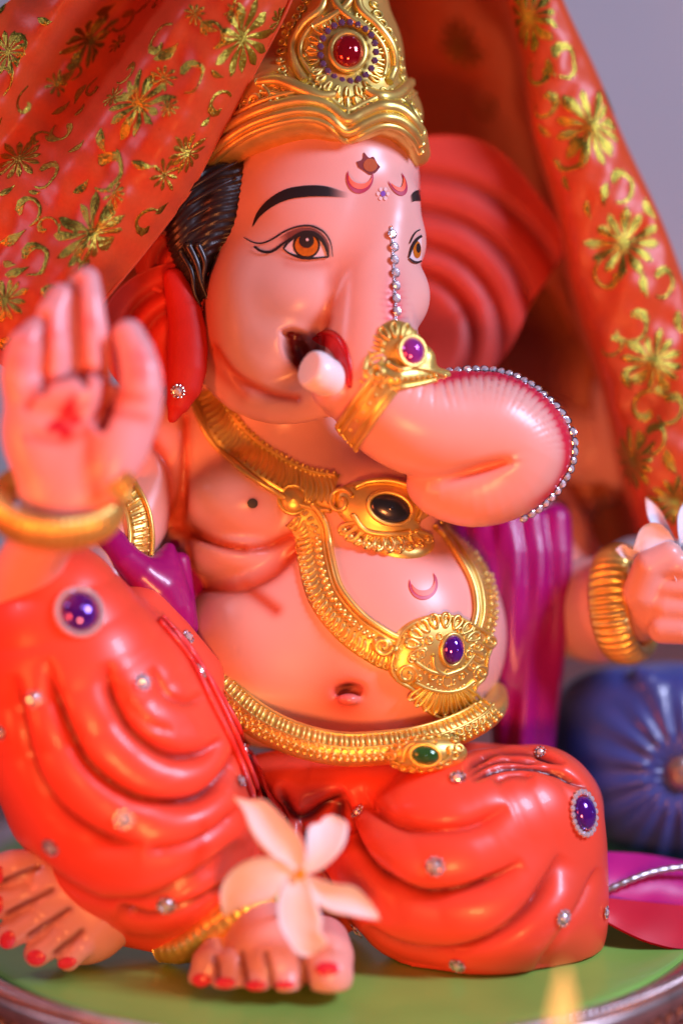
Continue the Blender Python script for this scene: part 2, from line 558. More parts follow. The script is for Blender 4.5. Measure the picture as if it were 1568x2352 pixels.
def path_on(t, pts, n, up=0.0):
    P = even(pts, n)
    Q = [hit(t, *p) for p in P]
    pos = np.array([q[0] for q in Q]); nr = np.array([q[1] for q in Q])
    # smooth normals along the path
    for _ in range(3):
        nr[1:-1] = (nr[:-2] + nr[1:-1] + nr[2:]) / 3
    nr /= np.linalg.norm(nr, axis=1)[:, None]
    return pos + nr * up, nr

def wire(t, pts, r, n=24, up=0.0, nv=7, taper=False, squash=1.0):
    pos, nr = path_on(t, pts, n, up)
    R = np.full(n, float(r))
    if taper: R *= 0.35 + 0.65 * np.sin(np.linspace(0.15, math.pi - 0.15, n)) ** .6
    return tube(pos, R, nv, squash=squash, nrm=nr)

def band(t, pts, width, prof, n=60, widths=None):
    """raised strap on surface t; prof = [(across -1..1, height)], closed down to the surface"""
    pos, nr = path_on(t, pts, n)
    T = np.gradient(pos, axis=0); T /= np.linalg.norm(T, axis=1)[:, None] + 1e-9
    Sd = np.cross(nr, T); Sd /= np.linalg.norm(Sd, axis=1)[:, None]
    W_ = np.full(n, width / 2.0) if widths is None else np.interp(np.linspace(0, 1, n), np.linspace(0, 1, len(widths)), widths) / 2
    V = []
    for i in range(n):
        for (u, hgt) in prof:
            p = pos[i] + Sd[i] * W_[i] * u
            q, qn = near(t, p)
            if np.dot(qn, nr[i]) < 0: qn = -qn
            V.append(q + (0.5 * qn + 0.5 * nr[i]) * hgt)
    return np.array(V), [tuple(q) for q in grid_faces(n, len(prof)).tolist()]

def scroll_px(cx, cy, r, turns=1.25, start=0.0, cw=1, n=20, shrink=0.25):
    out = []
    for i in range(n):
        t = i / (n - 1); rr = r * (1 - (1 - shrink) * t); a = start + cw * t * turns * 2 * math.pi
        out.append((cx + rr * math.cos(a), cy + rr * math.sin(a)))
    return out

def prof_round(h, n=7, edge=-4):
    return [(-1, edge)] + [(-math.cos(math.pi * i / (n - 1)) * 0.98, h * (0.25 + 0.75 * math.sin(math.pi * i / (n - 1)))) for i in range(n)] + [(1, edge)]

# ================================================================== setting
def sheet(name, pts, m, kind='structure'):
    o = add(name, (np.array(pts), [(0, 1, 2, 3)]), m, smooth=False); o['kind'] = kind
    return o
def from_world(x, y, z):
    """metres/S -> modelling coords (x right, y into the scene, z up, all in units)"""
    # invert world(): Y = -D*CT + f*CT - y*ST ; Z = H - f*ST - y*CT
    a = y + D * CT; b = H - z
    f = a * CT + b * ST; yy = b * CT - a * ST
    return np.array([x, yy, D - f])
TZ = -150   # table top, below the plate's inner face
sheet('table_top', [from_world(-9000, -3500, TZ), from_world(9000, -3500, TZ), from_world(9000, 4200, TZ), from_world(-9000, 4200, TZ)], M['table'])
sheet('wall', [from_world(-9000, 4200, -5000), from_world(9000, 4200, -5000), from_world(9000, 4200, 8000), from_world(-9000, 4200, 8000)], M['wall'])

# ================================================================== the idol
IB = ground_pt(800, 2200); IB = np.array([IB[0], IB[1], IB[2]])
idol = thing('idol', ground_pt(780, 2180), 'seated elephant-headed idol with gold crown, curled trunk and orange-red dhoti', 'idol')

# ---- head and torso, one body
hb = Field(E(250, 230, -480), (570, 40, 330), 4.6)
bb = Field((-840, -520, -720), (860, 1020, 540), 6.4)

def head(F):
    F.ell((730, 560, -150), (238, 300, 250), 30)                 # skull
    F.ell((770, 400, -110), (190, 170, 190), 40)                 # brow dome
    F.ell((640, 800, -90), (160, 160, 165), 60)                  # lower face
    F.ell((600, 745, -30), (118, 150, 105), 60)
    F.ell((606, 665, -16), (116, 120, 94), 70)
    F.ell((688, 680, 50), (86, 76, 66), 42)                      # near cheek
    F.ell((925, 680, 20), (62, 80, 60), 24)                      # far cheek
    F.ell((935, 560, -20), (42, 60, 50), 25)                     # far eye mound
    F.ell((700, 575, 45), (70, 48, 40), 35)                      # near eye mound
    F.chain([(493, 850, -70, 40), (555, 905, -20, 44), (640, 930, 20, 46), (720, 915, 40, 52)], 34, 7)   # jaw roll
    F.ell((650, 770, 38), (70, 52, 50), 30)
    # trunk
    F.chain([(880, 470, -20, 84), (862, 600, 22, 88), (856, 720, 62, 94), (858, 830, 80, 108), (880, 915, 80, 116),
             (950, 965, 72, 120), (1050, 982, 45, 126), (1130, 990, 25, 130), (1178, 1028, 10, 130)], 34, 24, kk=14)
    F.chain([(1178, 1028, 10, 130), (1150, 1080, 14, 112), (1085, 1118, 25, 88), (1015, 1120, 28, 66), (985, 1110, 20, 52)], 16, 14, kk=14)
    F.ell((1085, 1082, 128), (80, 12, 48), 22, 'sub', rot=[('Z', -16)])
    # tusk socket
    F.seg((806, 908, 80), (764, 890, 128), 58, 52, 20)
    # mouth: a hollow between cheek and trunk
    F.ell((684, 806, 104), (54, 32, 66), 12, 'sub', rot=[('Z', 66)])
    F.ell((678, 768, 92), (34, 9, 40), 8, 'sub', rot=[('Z', 8)])

def torso(F):
    F.chain([(640, 880, -180, 130), (650, 1000, -230, 150)], 60)
    F.ell((700, 1180, -230), (290, 200, 200), 60)
    F.ell((850, 1460, -205), (312, 290, 285), 50)                # belly
    F.ell((632, 1490, -190), (226, 230, 240), 60)
    F.ell((556, 1148, -115), (135, 108, 130), 22)                # near breast
    F.ell((860, 1170, -110), (150, 120, 120), 40)
    F.ell((545, 1262, -150), (132, 78, 135), 14)                 # roll below the breast
    F.ell((385, 1040, -190), (120, 125, 120), 45)                # shoulder
    F.ell((470, 1010, -190), (120, 90, 110), 60)
    F.seg((425, 1040, -200), (440, 1330, -210), 70, 80, 30)
    F.seg((500, 880, -260), (400, 960, -260), 110, 110, 40)
    F.chain([(355, 1050, -150, 92), (320, 1160, -90, 84), (270, 1260, -20, 82), (200, 1400, 60, 80)], 10, 6)
    F.chain([(40, 1420, 160, 78), (70, 1290, 290, 74), (132, 1190, 388, 76)], 20, 5)
    # far arm and shoulder
    F.chain([(1040, 1080, -420, 125), (1200, 1180, -480, 120), (1300, 1380, -410, 118), (1370, 1400, -330, 122), (1450, 1385, -180, 92)], 30, 9)
    F.chain([(1120, 1060, -520, 110), (1300, 1010, -600, 100), (1420, 1050, -560, 82), (1430, 900, -480, 72)], 30, 7)
    # navel
    F.ell((800, 1590, 82), (36, 20, 62), 16, 'sub', rot=[('Z', -6)])
    F.ell((800, 1606, 62), (26, 14, 20), 8)

def hand_open(F):
    z = 425
    F.ell((170, 1000, z), (150, 150, 55), 30)
    F.ell((165, 1120, z - 5), (122, 90, 62), 40)
    F.ell((80, 980, z + 10), (72, 120, 52), 30)                  # outer heel of the palm
    F.ell((265, 1040, z + 22), (62, 118, 58), 22, rot=[('Z', 18)])   # thumb mount
    F.ell((160, 905, z + 34), (102, 46, 40), 20, rot=[('Z', -8)])    # mounts below the fingers
    # little, ring, middle, index fingers, then thumb
    F.chain([(62, 940, z, 46), (44, 860, z + 22, 42), (58, 790, z + 30, 37), (82, 760, z + 18, 30)], 9, 6)
    F.chain([(122, 900, z - 6, 42), (122, 800, z + 8, 41), (118, 735, z + 4, 38), (140, 682, z - 14, 32)], 7, 6)
    F.chain([(165, 880, z - 28, 38), (158, 760, z - 24, 36), (168, 690, z - 36, 32), (182, 655, z - 46, 28)], 7, 6)
    F.chain([(215, 900, z - 20, 42), (212, 800, z - 8, 41), (206, 710, z - 10, 36), (200, 642, z - 24, 30)], 7, 6)
    F.chain([(285, 1030, z, 56), (322, 930, z + 10, 52), (322, 840, z + 8, 46), (296, 768, z - 6, 36)], 16, 7)
    F.ell((246, 925, z + 46), (20, 62, 46), 12, 'sub', rot=[('Z', 20)])
    F.chain([(203, 985, z + 72, 12), (208, 1060, z + 80, 12), (222, 1120, z + 76, 10)], 14, mode='sub')
    F.chain([(75, 1000, z + 62, 10), (140, 1015, z + 66, 10), (200, 992, z + 72, 10)], 14, mode='sub')

def hand_fist(F):
    F.ell((1520, 1372, -110), (96, 92, 90), 20)
    for i, (x, y) in enumerate([(1560, 1300), (1575, 1350), (1572, 1400), (1560, 1445)]):
        F.chain([(x - 40, y, -40, 34), (x + 10, y + 4, -20, 32), (x + 30, y + 14, -60, 28)], 12)
    F.chain([(1470, 1360, -60, 42), (1490, 1300, -30, 38), (1535, 1275, -20, 32)], 14)

def foot_front(F):
    F.chain([(600, 2090, 60, 90), (625, 2170, 180, 112), (640, 2215, 240, 92)], 40, 5)
    for x0, y0, x1, y1, r0, r1, z1 in [(500, 2190, 462, 2246, 42, 31, 255), (548, 2190, 520, 2258, 42, 35, 282), (606, 2190, 590, 2264, 42, 36, 298),
                                   (660, 2190, 656, 2262, 44, 37, 306), (738, 2170, 756, 2240, 66, 56, 300)]:
        F.chain([(x0, y0, 190, r0), ((x0 + x1) / 2, (y0 + y1) / 2 - 6, (190 + z1) / 2 + 16, r0), (x1, y1, z1, r1)], 7)

def foot_side(F):
    F.chain([(300, 2080, 60, 80), (200, 2060, 110, 92), (120, 2040, 130, 86)], 40, 5)
    F.ell((190, 2120, 110), (110, 95, 90), 30)
    for x0, y0, x1, y1, r0, r1 in [(80, 1990, -20, 2000, 40, 36), (110, 2040, -10, 2078, 38, 34), (140, 2085, 22, 2146, 38, 34), (180, 2125, 86, 2190, 36, 32), (215, 2150, 158, 2205, 30, 26)]:
        F.chain([(x0, y0, 150, r0), ((x0 + x1) / 2, (y0 + y1) / 2 - 4, 176, r0), (x1, y1, 178, r1)], 7)

head(hb)
HV, HF = hb.mesh(); HV = smooth_mesh(HV, HF, 3)
for fn in (torso, hand_open, hand_fist, foot_front, foot_side): fn(bb)
bb.ground(2)
BV, BF = bb.mesh(); BV = smooth_mesh(BV, BF, 2)
del hb, bb

SKIN = np.array((0.80, 0.43, 0.37)); CREASE = (0.58, 0.10, 0.045); HOTRED = (0.66, 0.02, 0.06)
# beads' ridge line along the trunk, in the picture
RIDGE = [(897, 520), (902, 600), (905, 680), (908, 760), (925, 830), (985, 868), (1040, 862), (1100, 852), (1165, 862), (1225, 892), (1272, 940), (1300, 1000), (1306, 1050), (1290, 1105), (1250, 1148), (1200, 1170)]
X, Y = px_of(HV); N = vnormals(HV, HF)
d, arc, L = curve_dist(X, Y, RIDGE, 70)
frontish = np.clip((HV[:, 2] + 40) / 60, 0, 1)
on = ((arc > 130) & (arc < L - 20)).astype(float)
ad = np.abs(d)
fade = gauss(np.maximum(ad - 6, 0), np.where(arc < 330, 30, 42)) * np.clip((arc - 120) / 60, 0, 1) * np.clip((L - 150 - arc) / 160, 0, 1) * frontish
per = np.where(arc < 330, 15, 19)
ribs = -2.6 * (np.abs(np.sin(np.pi * arc / per)) ** 0.5 < 0.5) * fade - 1.6 * fade * (1 - np.abs(np.sin(np.pi * arc / per)))
ribs *= np.where(arc < 330, 0.5, 1.0)
HV = HV + N * ribs[:, None]
col = np.tile(SKIN, (len(HV), 1))
redw = np.where(arc < 330, gauss(ad, 22) * 0.75 * np.clip((arc - 60) / 100, 0, 1), gauss(np.maximum(ad, 0), 15) * 1.15)
redw += 0.35 * fade * gauss(ad, 60) * (np.abs(np.sin(np.pi * arc / per)) < .35)
col = paint_mix(col, HOTRED, redw * frontish * (arc > 5) * np.clip((L - arc) / 60, 0, 1))
def near_pts(V, pts, r):
    o = np.zeros(len(V))
    for (a, b, c, rr) in pts:
        o = np.maximum(o, gauss(np.linalg.norm(V - E(a, b, c), axis=1), rr))
    return o
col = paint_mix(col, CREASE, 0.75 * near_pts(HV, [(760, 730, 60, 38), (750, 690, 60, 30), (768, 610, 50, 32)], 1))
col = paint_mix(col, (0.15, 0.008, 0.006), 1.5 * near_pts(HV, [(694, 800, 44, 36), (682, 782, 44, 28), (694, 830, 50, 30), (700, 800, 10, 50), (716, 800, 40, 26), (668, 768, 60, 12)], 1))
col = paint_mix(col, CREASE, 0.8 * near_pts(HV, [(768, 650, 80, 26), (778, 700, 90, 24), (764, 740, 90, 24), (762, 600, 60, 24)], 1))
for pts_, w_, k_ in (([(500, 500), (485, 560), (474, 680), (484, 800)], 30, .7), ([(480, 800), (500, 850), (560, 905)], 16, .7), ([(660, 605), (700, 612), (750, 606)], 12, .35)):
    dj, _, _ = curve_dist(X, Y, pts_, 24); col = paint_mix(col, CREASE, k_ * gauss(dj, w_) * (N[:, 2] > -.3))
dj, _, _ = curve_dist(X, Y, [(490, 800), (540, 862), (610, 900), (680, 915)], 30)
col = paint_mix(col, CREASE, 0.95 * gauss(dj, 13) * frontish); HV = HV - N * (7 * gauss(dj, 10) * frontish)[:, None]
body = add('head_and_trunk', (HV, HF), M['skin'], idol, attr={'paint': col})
TH_ = bvh_of(HV, HF)

# torso grooves and airbrushed creases
X, Y = px_of(BV); N = vnormals(BV, BF)
fr = (BV[:, 2] > -260)
col = np.tile(SKIN, (len(BV), 1))
disp = np.zeros(len(BV))
notarm = (BV[:, 2] < 120)
for pts, wd, dp in [([(425, 960), (424, 1060), (420, 1150), (412, 1215)], 9, 9),
                    ([(440, 1222), (500, 1248), (560, 1262)], 6, 8), ([(405, 1205), (470, 1235), (540, 1258), (610, 1256), (668, 1232)], 9, 13),
                    ([(440, 1345), (510, 1350), (560, 1345), (620, 1318), (680, 1262)], 12, 12),
                    ([(560, 1345), (600, 1375), (632, 1400)], 10, 3), ([(430, 1230), (436, 1290), (446, 1340)], 9, 5),
                    ([(345, 1010), (385, 1070), (398, 1140), (400, 1210)], 10, 7)]:
    dd, ar, LL = curve_dist(X, Y, pts, 30)
    k = gauss(dd, wd) * notarm * fr
    disp -= dp * k
    col = paint_mix(col, CREASE, 1.0 * gauss(dd, wd * 1.7) * notarm * fr)
BV = BV + N * disp[:, None]
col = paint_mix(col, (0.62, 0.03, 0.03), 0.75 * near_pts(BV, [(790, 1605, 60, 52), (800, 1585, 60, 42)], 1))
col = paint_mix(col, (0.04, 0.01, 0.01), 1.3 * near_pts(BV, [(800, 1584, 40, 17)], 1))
col = paint_mix(col, (0.02, 0.01, 0.01), 2 * (gauss(np.hypot(X - 580, Y - 1156), 9)) * notarm)
col = paint_mix(col, CREASE, 0.4 * (gauss(np.hypot(X - 578, Y - 1157), 26)) * notarm)
hz = BV[:, 2] > 300
col = paint_mix(col, (0.86, 0.42, 0.46), 0.7 * (hz & (Y < 1190)))
pk = np.zeros(len(BV))
for (a, b, r) in [(322, 820, 26), (322, 855, 24), (50, 830, 26), (118, 760, 22), (205, 740, 20), (165, 950, 26), (60, 780, 20)]: pk = np.maximum(pk, gauss(np.hypot(X - a, Y - b), r))
col = paint_mix(col, (0.80, 0.12, 0.12), 0.55 * pk * hz)
pk = np.zeros(len(BV))
for (a, b, r) in [(160, 935, 14), (150, 955, 16), (172, 962, 15), (135, 975, 16), (150, 992, 18), (120, 985, 12), (168, 915, 9)]: pk = np.maximum(pk, gauss(np.hypot(X - a, Y - b), r))
col = paint_mix(col, (0.55, 0.0, 0.03), 1.5 * pk * hz)
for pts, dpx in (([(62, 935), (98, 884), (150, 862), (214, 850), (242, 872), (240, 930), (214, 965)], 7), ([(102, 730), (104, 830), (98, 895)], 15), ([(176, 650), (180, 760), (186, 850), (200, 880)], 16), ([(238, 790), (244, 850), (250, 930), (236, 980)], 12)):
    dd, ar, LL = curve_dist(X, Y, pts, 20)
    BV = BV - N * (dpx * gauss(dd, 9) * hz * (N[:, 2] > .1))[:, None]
    col = paint_mix(col, (0.45, 0.05, 0.03), 0.85 * gauss(dd, 9) * hz)  # shade of the finger gaps painted along the grooves
for pts in ([(203, 975), (208, 1060), (224, 1140)], [(60, 1005), (140, 1015), (200, 992)], [(100, 900), (110, 870)], [(268, 905), (330, 915)], [(270, 950), (335, 960)]):
    dd, ar, LL = curve_dist(X, Y, pts, 20)
    col = paint_mix(col, CREASE, 0.6 * gauss(dd, 11) * hz)
# toes: dark brown lines and grooves between them
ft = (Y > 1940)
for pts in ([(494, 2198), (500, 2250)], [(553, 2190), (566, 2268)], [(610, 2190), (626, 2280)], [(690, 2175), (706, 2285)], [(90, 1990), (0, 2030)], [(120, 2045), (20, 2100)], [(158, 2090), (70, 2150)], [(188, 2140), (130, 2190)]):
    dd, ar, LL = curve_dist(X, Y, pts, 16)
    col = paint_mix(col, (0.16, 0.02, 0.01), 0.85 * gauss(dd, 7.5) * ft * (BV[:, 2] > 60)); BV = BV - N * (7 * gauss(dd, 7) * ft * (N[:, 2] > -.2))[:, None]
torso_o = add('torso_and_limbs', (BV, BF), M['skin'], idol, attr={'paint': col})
TB = bvh_of(BV, BF)

# ---- dhoti
df = Field((-840, 60, -420), (680, 1060, 440), 5.8)
df.chain([(135, 1395, 190, 150), (165, 1520, 170, 215), (215, 1640, 130, 262), (275, 1760, 100, 282), (330, 1880, 90, 262), (395, 1985, 80, 170)], 40, 9)
df.chain([(240, 2080, 60, 82), (360, 2100, 70, 86), (470, 2030, 60, 90)], 30)
df.seg((330, 1400, 60), (430, 1560, 40), 60, 85, 40)
df.chain([(1225, 1868, -10, 158), (1150, 1900, 20, 185), (1030, 1950, 60, 205), (930, 1990, 70, 165)], 40, 7)
df.chain([(870, 1870, 0, 90), (880, 2000, 60, 120), (940, 2080, 90, 125)], 30)
df.ell((1110, 2070, 60), (250, 178, 190), 50)
df.chain([(1260, 1960, 0, 130), (1270, 2120, 10, 118), (1250, 2170, 20, 95)], 40)
df.ell((1330, 2060, -40), (62, 190, 100), 30)
df.seg((1290, 2200, 30), (1335, 2210, -10), 40, 36, 20)
df.chain([(1040, 1790, -120, 90), (1200, 1800, -90, 85), (1290, 1850, -70, 90)], 30)
df.ell((690, 1850, -90), (230, 130, 150), 40)
df.ell((720, 1990, -60), (170, 170, 150), 40)
df.ell((850, 1812, -50), (220, 80, 120), 30)
df.ground(3)
DV, DF = df.mesh(); DV = smooth_mesh(DV, DF, 3); del df
X, Y = px_of(DV); N = vnormals(DV, DF)
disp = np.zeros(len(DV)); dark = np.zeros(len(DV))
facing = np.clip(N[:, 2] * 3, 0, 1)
FOLDS = [ # picture curve, depth, width, fold shadow painted in the groove
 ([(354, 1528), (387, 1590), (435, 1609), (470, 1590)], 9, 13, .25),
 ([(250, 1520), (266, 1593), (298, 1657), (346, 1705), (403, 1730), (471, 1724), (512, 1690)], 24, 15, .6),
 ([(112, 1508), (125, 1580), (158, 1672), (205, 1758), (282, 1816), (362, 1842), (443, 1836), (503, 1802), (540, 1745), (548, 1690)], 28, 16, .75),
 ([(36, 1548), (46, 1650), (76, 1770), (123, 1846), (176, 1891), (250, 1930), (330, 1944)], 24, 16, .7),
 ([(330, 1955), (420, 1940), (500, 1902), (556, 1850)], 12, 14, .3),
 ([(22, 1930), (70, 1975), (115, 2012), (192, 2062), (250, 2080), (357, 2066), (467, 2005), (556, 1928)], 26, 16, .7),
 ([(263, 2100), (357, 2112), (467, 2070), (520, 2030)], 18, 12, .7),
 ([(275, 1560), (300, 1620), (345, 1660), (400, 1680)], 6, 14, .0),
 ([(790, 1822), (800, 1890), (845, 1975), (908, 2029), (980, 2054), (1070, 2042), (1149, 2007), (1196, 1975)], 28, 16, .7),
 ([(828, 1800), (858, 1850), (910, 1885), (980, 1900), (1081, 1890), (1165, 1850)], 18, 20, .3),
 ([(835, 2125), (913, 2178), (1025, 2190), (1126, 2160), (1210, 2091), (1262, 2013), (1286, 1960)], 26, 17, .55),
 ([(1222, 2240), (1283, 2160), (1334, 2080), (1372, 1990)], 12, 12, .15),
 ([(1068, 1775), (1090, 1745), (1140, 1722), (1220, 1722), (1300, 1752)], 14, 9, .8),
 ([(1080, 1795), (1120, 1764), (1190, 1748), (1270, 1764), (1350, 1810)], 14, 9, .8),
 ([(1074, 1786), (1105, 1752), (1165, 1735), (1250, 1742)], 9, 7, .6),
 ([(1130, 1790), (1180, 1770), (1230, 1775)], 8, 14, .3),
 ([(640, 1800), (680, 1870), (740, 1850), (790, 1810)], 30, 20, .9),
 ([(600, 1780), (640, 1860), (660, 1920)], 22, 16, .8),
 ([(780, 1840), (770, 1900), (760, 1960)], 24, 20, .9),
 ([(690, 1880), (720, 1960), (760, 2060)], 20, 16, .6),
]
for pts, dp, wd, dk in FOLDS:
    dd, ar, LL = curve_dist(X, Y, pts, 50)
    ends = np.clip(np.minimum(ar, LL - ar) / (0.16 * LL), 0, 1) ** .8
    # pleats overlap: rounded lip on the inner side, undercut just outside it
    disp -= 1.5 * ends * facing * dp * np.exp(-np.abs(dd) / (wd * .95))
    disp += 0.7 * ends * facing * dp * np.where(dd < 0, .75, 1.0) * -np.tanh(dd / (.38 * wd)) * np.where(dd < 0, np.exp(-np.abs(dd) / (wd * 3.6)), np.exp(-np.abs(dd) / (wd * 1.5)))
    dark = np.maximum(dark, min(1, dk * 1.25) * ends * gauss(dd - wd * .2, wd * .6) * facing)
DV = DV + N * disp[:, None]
DV = smooth_mesh(DV, DF, 1)
gh = ground_h(DV[:, 0], DV[:, 1], DV[:, 2])
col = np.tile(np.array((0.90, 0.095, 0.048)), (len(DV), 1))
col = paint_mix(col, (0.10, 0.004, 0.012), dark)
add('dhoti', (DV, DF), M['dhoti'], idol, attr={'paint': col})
TD = bvh_of(DV, DF)

# ---- ears
def ear(name, cx, cy, z0, ang, rad, ridges, dz, tilt, depth):
    nu, nv = 44, 50; V = []; cl = []
    A = cr(np.array(ang, float), nv)[:, 0]
    Rr = cr(np.array(rad, float), nv)[:, 0]
    for i in range(nu):
        r = i / (nu - 1)
        for j in range(nv):
            a = math.radians(A[j]); rr = r * Rr[j]
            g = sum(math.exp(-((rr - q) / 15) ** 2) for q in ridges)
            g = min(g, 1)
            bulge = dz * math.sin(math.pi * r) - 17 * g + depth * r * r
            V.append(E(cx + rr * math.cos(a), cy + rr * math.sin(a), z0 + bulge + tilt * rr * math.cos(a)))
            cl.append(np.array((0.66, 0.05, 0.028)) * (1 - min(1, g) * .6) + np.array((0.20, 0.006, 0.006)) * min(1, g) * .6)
    V = np.array(V); F = [tuple(q) for q in grid_faces(nu, nv).tolist()]
    # give it a back
    n = len(V); V2 = V.copy(); V2[:, 2] -= 26
    F2 = [tuple(x + n for x in q[::-1]) for q in F]
    F += F2 + [((nu - 1) * nv + j, (nu - 1) * nv + j + 1, n + (nu - 1) * nv + j + 1, n + (nu - 1) * nv + j) for j in range(nv - 1)]
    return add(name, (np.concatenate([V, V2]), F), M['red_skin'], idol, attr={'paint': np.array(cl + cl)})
ear('ear', 930, 780, -330, [-105, -77, -65, -50, -31, -22, -12, 18, 60], [430, 483, 486, 456, 424, 345, 285, 214, 130], [150, 218, 296, 380], 40, -0.1, 60)
# near ear: folded back behind the jaw, with a long lobe
ear('ear', 430, 805, -60, [120, 150, 180, 210, 240, 270, 300], [150, 170, 200, 212, 208, 200, 170], [100, 152], 24, 0.12, 30)
ear('ear_fold', 420, 610, -50, [100, 140, 180, 220, 260], [50, 90, 110, 100, 60], [60], 20, 0.1, 10)
lobe_pts = [(400, 640, -10, 26), (425, 720, 0, 40), (432, 800, 6, 46), (425, 880, 12, 42), (404, 940, 14, 22), (396, 960, 14, 12)]
lf = Field(E(330, 600, 0) + [-60, 0, -120], E(520, 990, 0) + [40, 20, 120], 5)
lf.chain(lobe_pts, 10, 9)
LV, LF = lf.mesh(); LV = smooth_mesh(LV, LF, 2)
LV[:, 2] = LV[:, 2] * .8
TE = bvh_of(LV, LF)
add('ear_lobe', (LV, LF), M['red_skin'], idol, attr={'paint': np.tile(np.array((0.50, 0.02, 0.012)), (len(LV), 1))})

# ---- hair: a dark mass with separate combed locks
hf = Field(E(340, 330, 0) + [-20, 0, -330], E(600, 740, 0) + [20, 20, 120], 5)
hf.ell((520, 500, -110), (115, 165, 130), 20)
hf.chain([(450, 420, -30, 44), (430, 520, -20, 50), (440, 600, -20, 40), (455, 650, -16, 20), (462, 690, -14, 7)], 20, 9)
hf.chain([(490, 380, -50, 34), (505, 460, -6, 34), (475, 550, 0, 30), (452, 615, 0, 22), (470, 672, -4, 8)], 14, 9)
QV, QF = hf.mesh(); QV = smooth_mesh(QV, QF, 2)
X, Y = px_of(QV); N = vnormals(QV, QF)
QV = QV + N * (2.2 * np.sin((Y * .83 + X * .5 + 12 * np.sin(X * .03)) * .42))[:, None]
hair = add('hair', (QV, QF), M['hair'], idol)
for i in range(5):
    t = i / 4
    p = [(545 - 14 * t, 372 + 150 * t, 8 - 10 * t), (505 - 20 * t, 392 + 150 * t, 22), (440 - 12 * t, 432 + 140 * t, 24), (398 + 20 * t, 470 + 130 * t, -10)]
    P = np.array([E(*q) for q in even(p, 14)])
    add('hair_lock', tube(P, 5 * np.sin(np.linspace(.35, math.pi - .2, 14)) ** .6 + 1, 7), M['hair'], hair)
for p, r in [([(430, 560, 26), (452, 605, 28), (462, 650, 22), (478, 690, 10)], 12), ([(414, 575, 18), (440, 625, 24), (446, 670, 18), (462, 705, 6)], 10), ([(452, 560, 30), (470, 600, 30), (466, 640, 22), (472, 668, 14)], 10)]:
    P = np.array([E(*q) for q in even(p, 14)])
    add('hair_lock', tube(P, r * np.linspace(1, .25, 14), 7), M['hair'], hair)

# ---- painted face
def put(name, gd, m, parent): 
    return add(name, gd[0], m, parent, attr=gd[1])
fd_in = lambda s0: (lambda u, v: float(np.clip((1 - u) / s0, 0, 1)))
put('eyebrow', decal(TH_, [(579, 522), (592, 488), (618, 458), (655, 436), (700, 427), (745, 428), (782, 438), (800, 444)],
                          [(580, 524), (600, 496), (632, 472), (668, 458), (705, 453), (745, 452), (782, 454), (800, 455)], 6, 50, 2.2,
                          lambda u, v: float(np.clip((1 - u) / .2, 0, 1) * min(1, u * 40))), M['ink'], idol)
put('eyebrow', decal(TH_, [(940, 452), (950, 440), (962, 436)], [(942, 466), (952, 462), (964, 462)], 6, 14, 2.2, lambda u, v: min(1, u * 3)), M['ink'], idol)
UP = [(652, 572), (664, 556), (682, 542), (704, 535), (726, 540), (742, 556), (751, 578), (753, 590)]
LO = [(652, 572), (666, 583), (686, 591), (706, 594), (726, 593), (742, 591), (750, 591), (753, 590)]
eye = put('eye', decal(TH_, UP, LO, 10, 36, 2.0), M['eye_white'], idol)
def eyeclip(X, Y):
    ux = np.interp(X, [p[0] for p in UP], [p[1] for p in UP]); lx = np.interp(X, [p[0] for p in LO], [p[1] for p in LO])
    return X, float(np.clip(Y, ux, lx))
put('iris_rim', disc(TH_, 704, 563, 31, 31, 2.8, clip=eyeclip), M['ink'], eye)
put('iris', disc(TH_, 704, 564, 26, 25, 3.6, clip=eyeclip), M['iris'], eye)
put('pupil', disc(TH_, 704, 553, 17, 17, 4.4, clip=eyeclip), M['ink'], eye)
put('eye_glint', disc(TH_, 706, 551, 3.2, 3.2, 5.2), M['eye_white'], eye)
put('eyelid_line', stroke(TH_, UP, [4, 6, 8, 10, 10, 9, 7, 5], 40, 4, 5.0), M['ink'], eye)
put('eyelid_line', stroke(TH_, LO, [3, 4, 6, 7, 7, 5, 4, 4], 40, 4, 5.0), M['ink'], eye)
put('eyeliner', stroke(TH_, [(586, 568), (600, 578), (618, 580), (632, 575), (650, 561), (668, 548)], [5, 6, 6, 6, 5, 3], 30, 4, 4.6), M['ink'], idol)
put('lid_fold', stroke(TH_, [(562, 547), (580, 557), (600, 560), (625, 551), (655, 532), (685, 521), (715, 520), (742, 533), (758, 556), (764, 590)], [1.5, 3, 3.5, 4, 4, 4.5, 5, 4, 3, 1.5], 50, 4, 3.6), M['ink'], idol)
put('lid_shade', decal(TH_, [(640, 548), (668, 531), (700, 524), (730, 531), (752, 556), (756, 580)], [(650, 562), (672, 545), (702, 534), (726, 539), (743, 556), (753, 584)], 6, 30, 3.0,
                       lambda u, v: .8 * min(1, u * 6)), M['ink_brown'], idol)
# far eye, seen at the edge of the face
e2 = put('eye', decal(TH_, [(936, 592), (944, 566), (956, 546), (966, 545)], [(936, 592), (946, 600), (956, 602), (966, 596)], 8, 18, 2.0), M['eye_white'], idol)
put('iris', disc(TH_, 955, 574, 9, 20, 3.4), M['iris'], e2)
put('pupil', disc(TH_, 957, 570, 5, 11, 4.2), M['ink'], e2)
put('eyelid_line', stroke(TH_, [(936, 592), (944, 566), (955, 549), (965, 542)], [3, 5, 6, 6], 20, 4, 4.4), M['ink'], e2)
put('eyelid_line', stroke(TH_, [(936, 594), (946, 602), (956, 604), (964, 600)], [3, 5, 5, 4], 20, 4, 4.4), M['ink'], e2)
put('lid_fold', stroke(TH_, [(938, 560), (946, 542), (954, 532), (962, 528)], [2, 3, 3, 3], 16, 4, 3.6), M['ink'], idol)
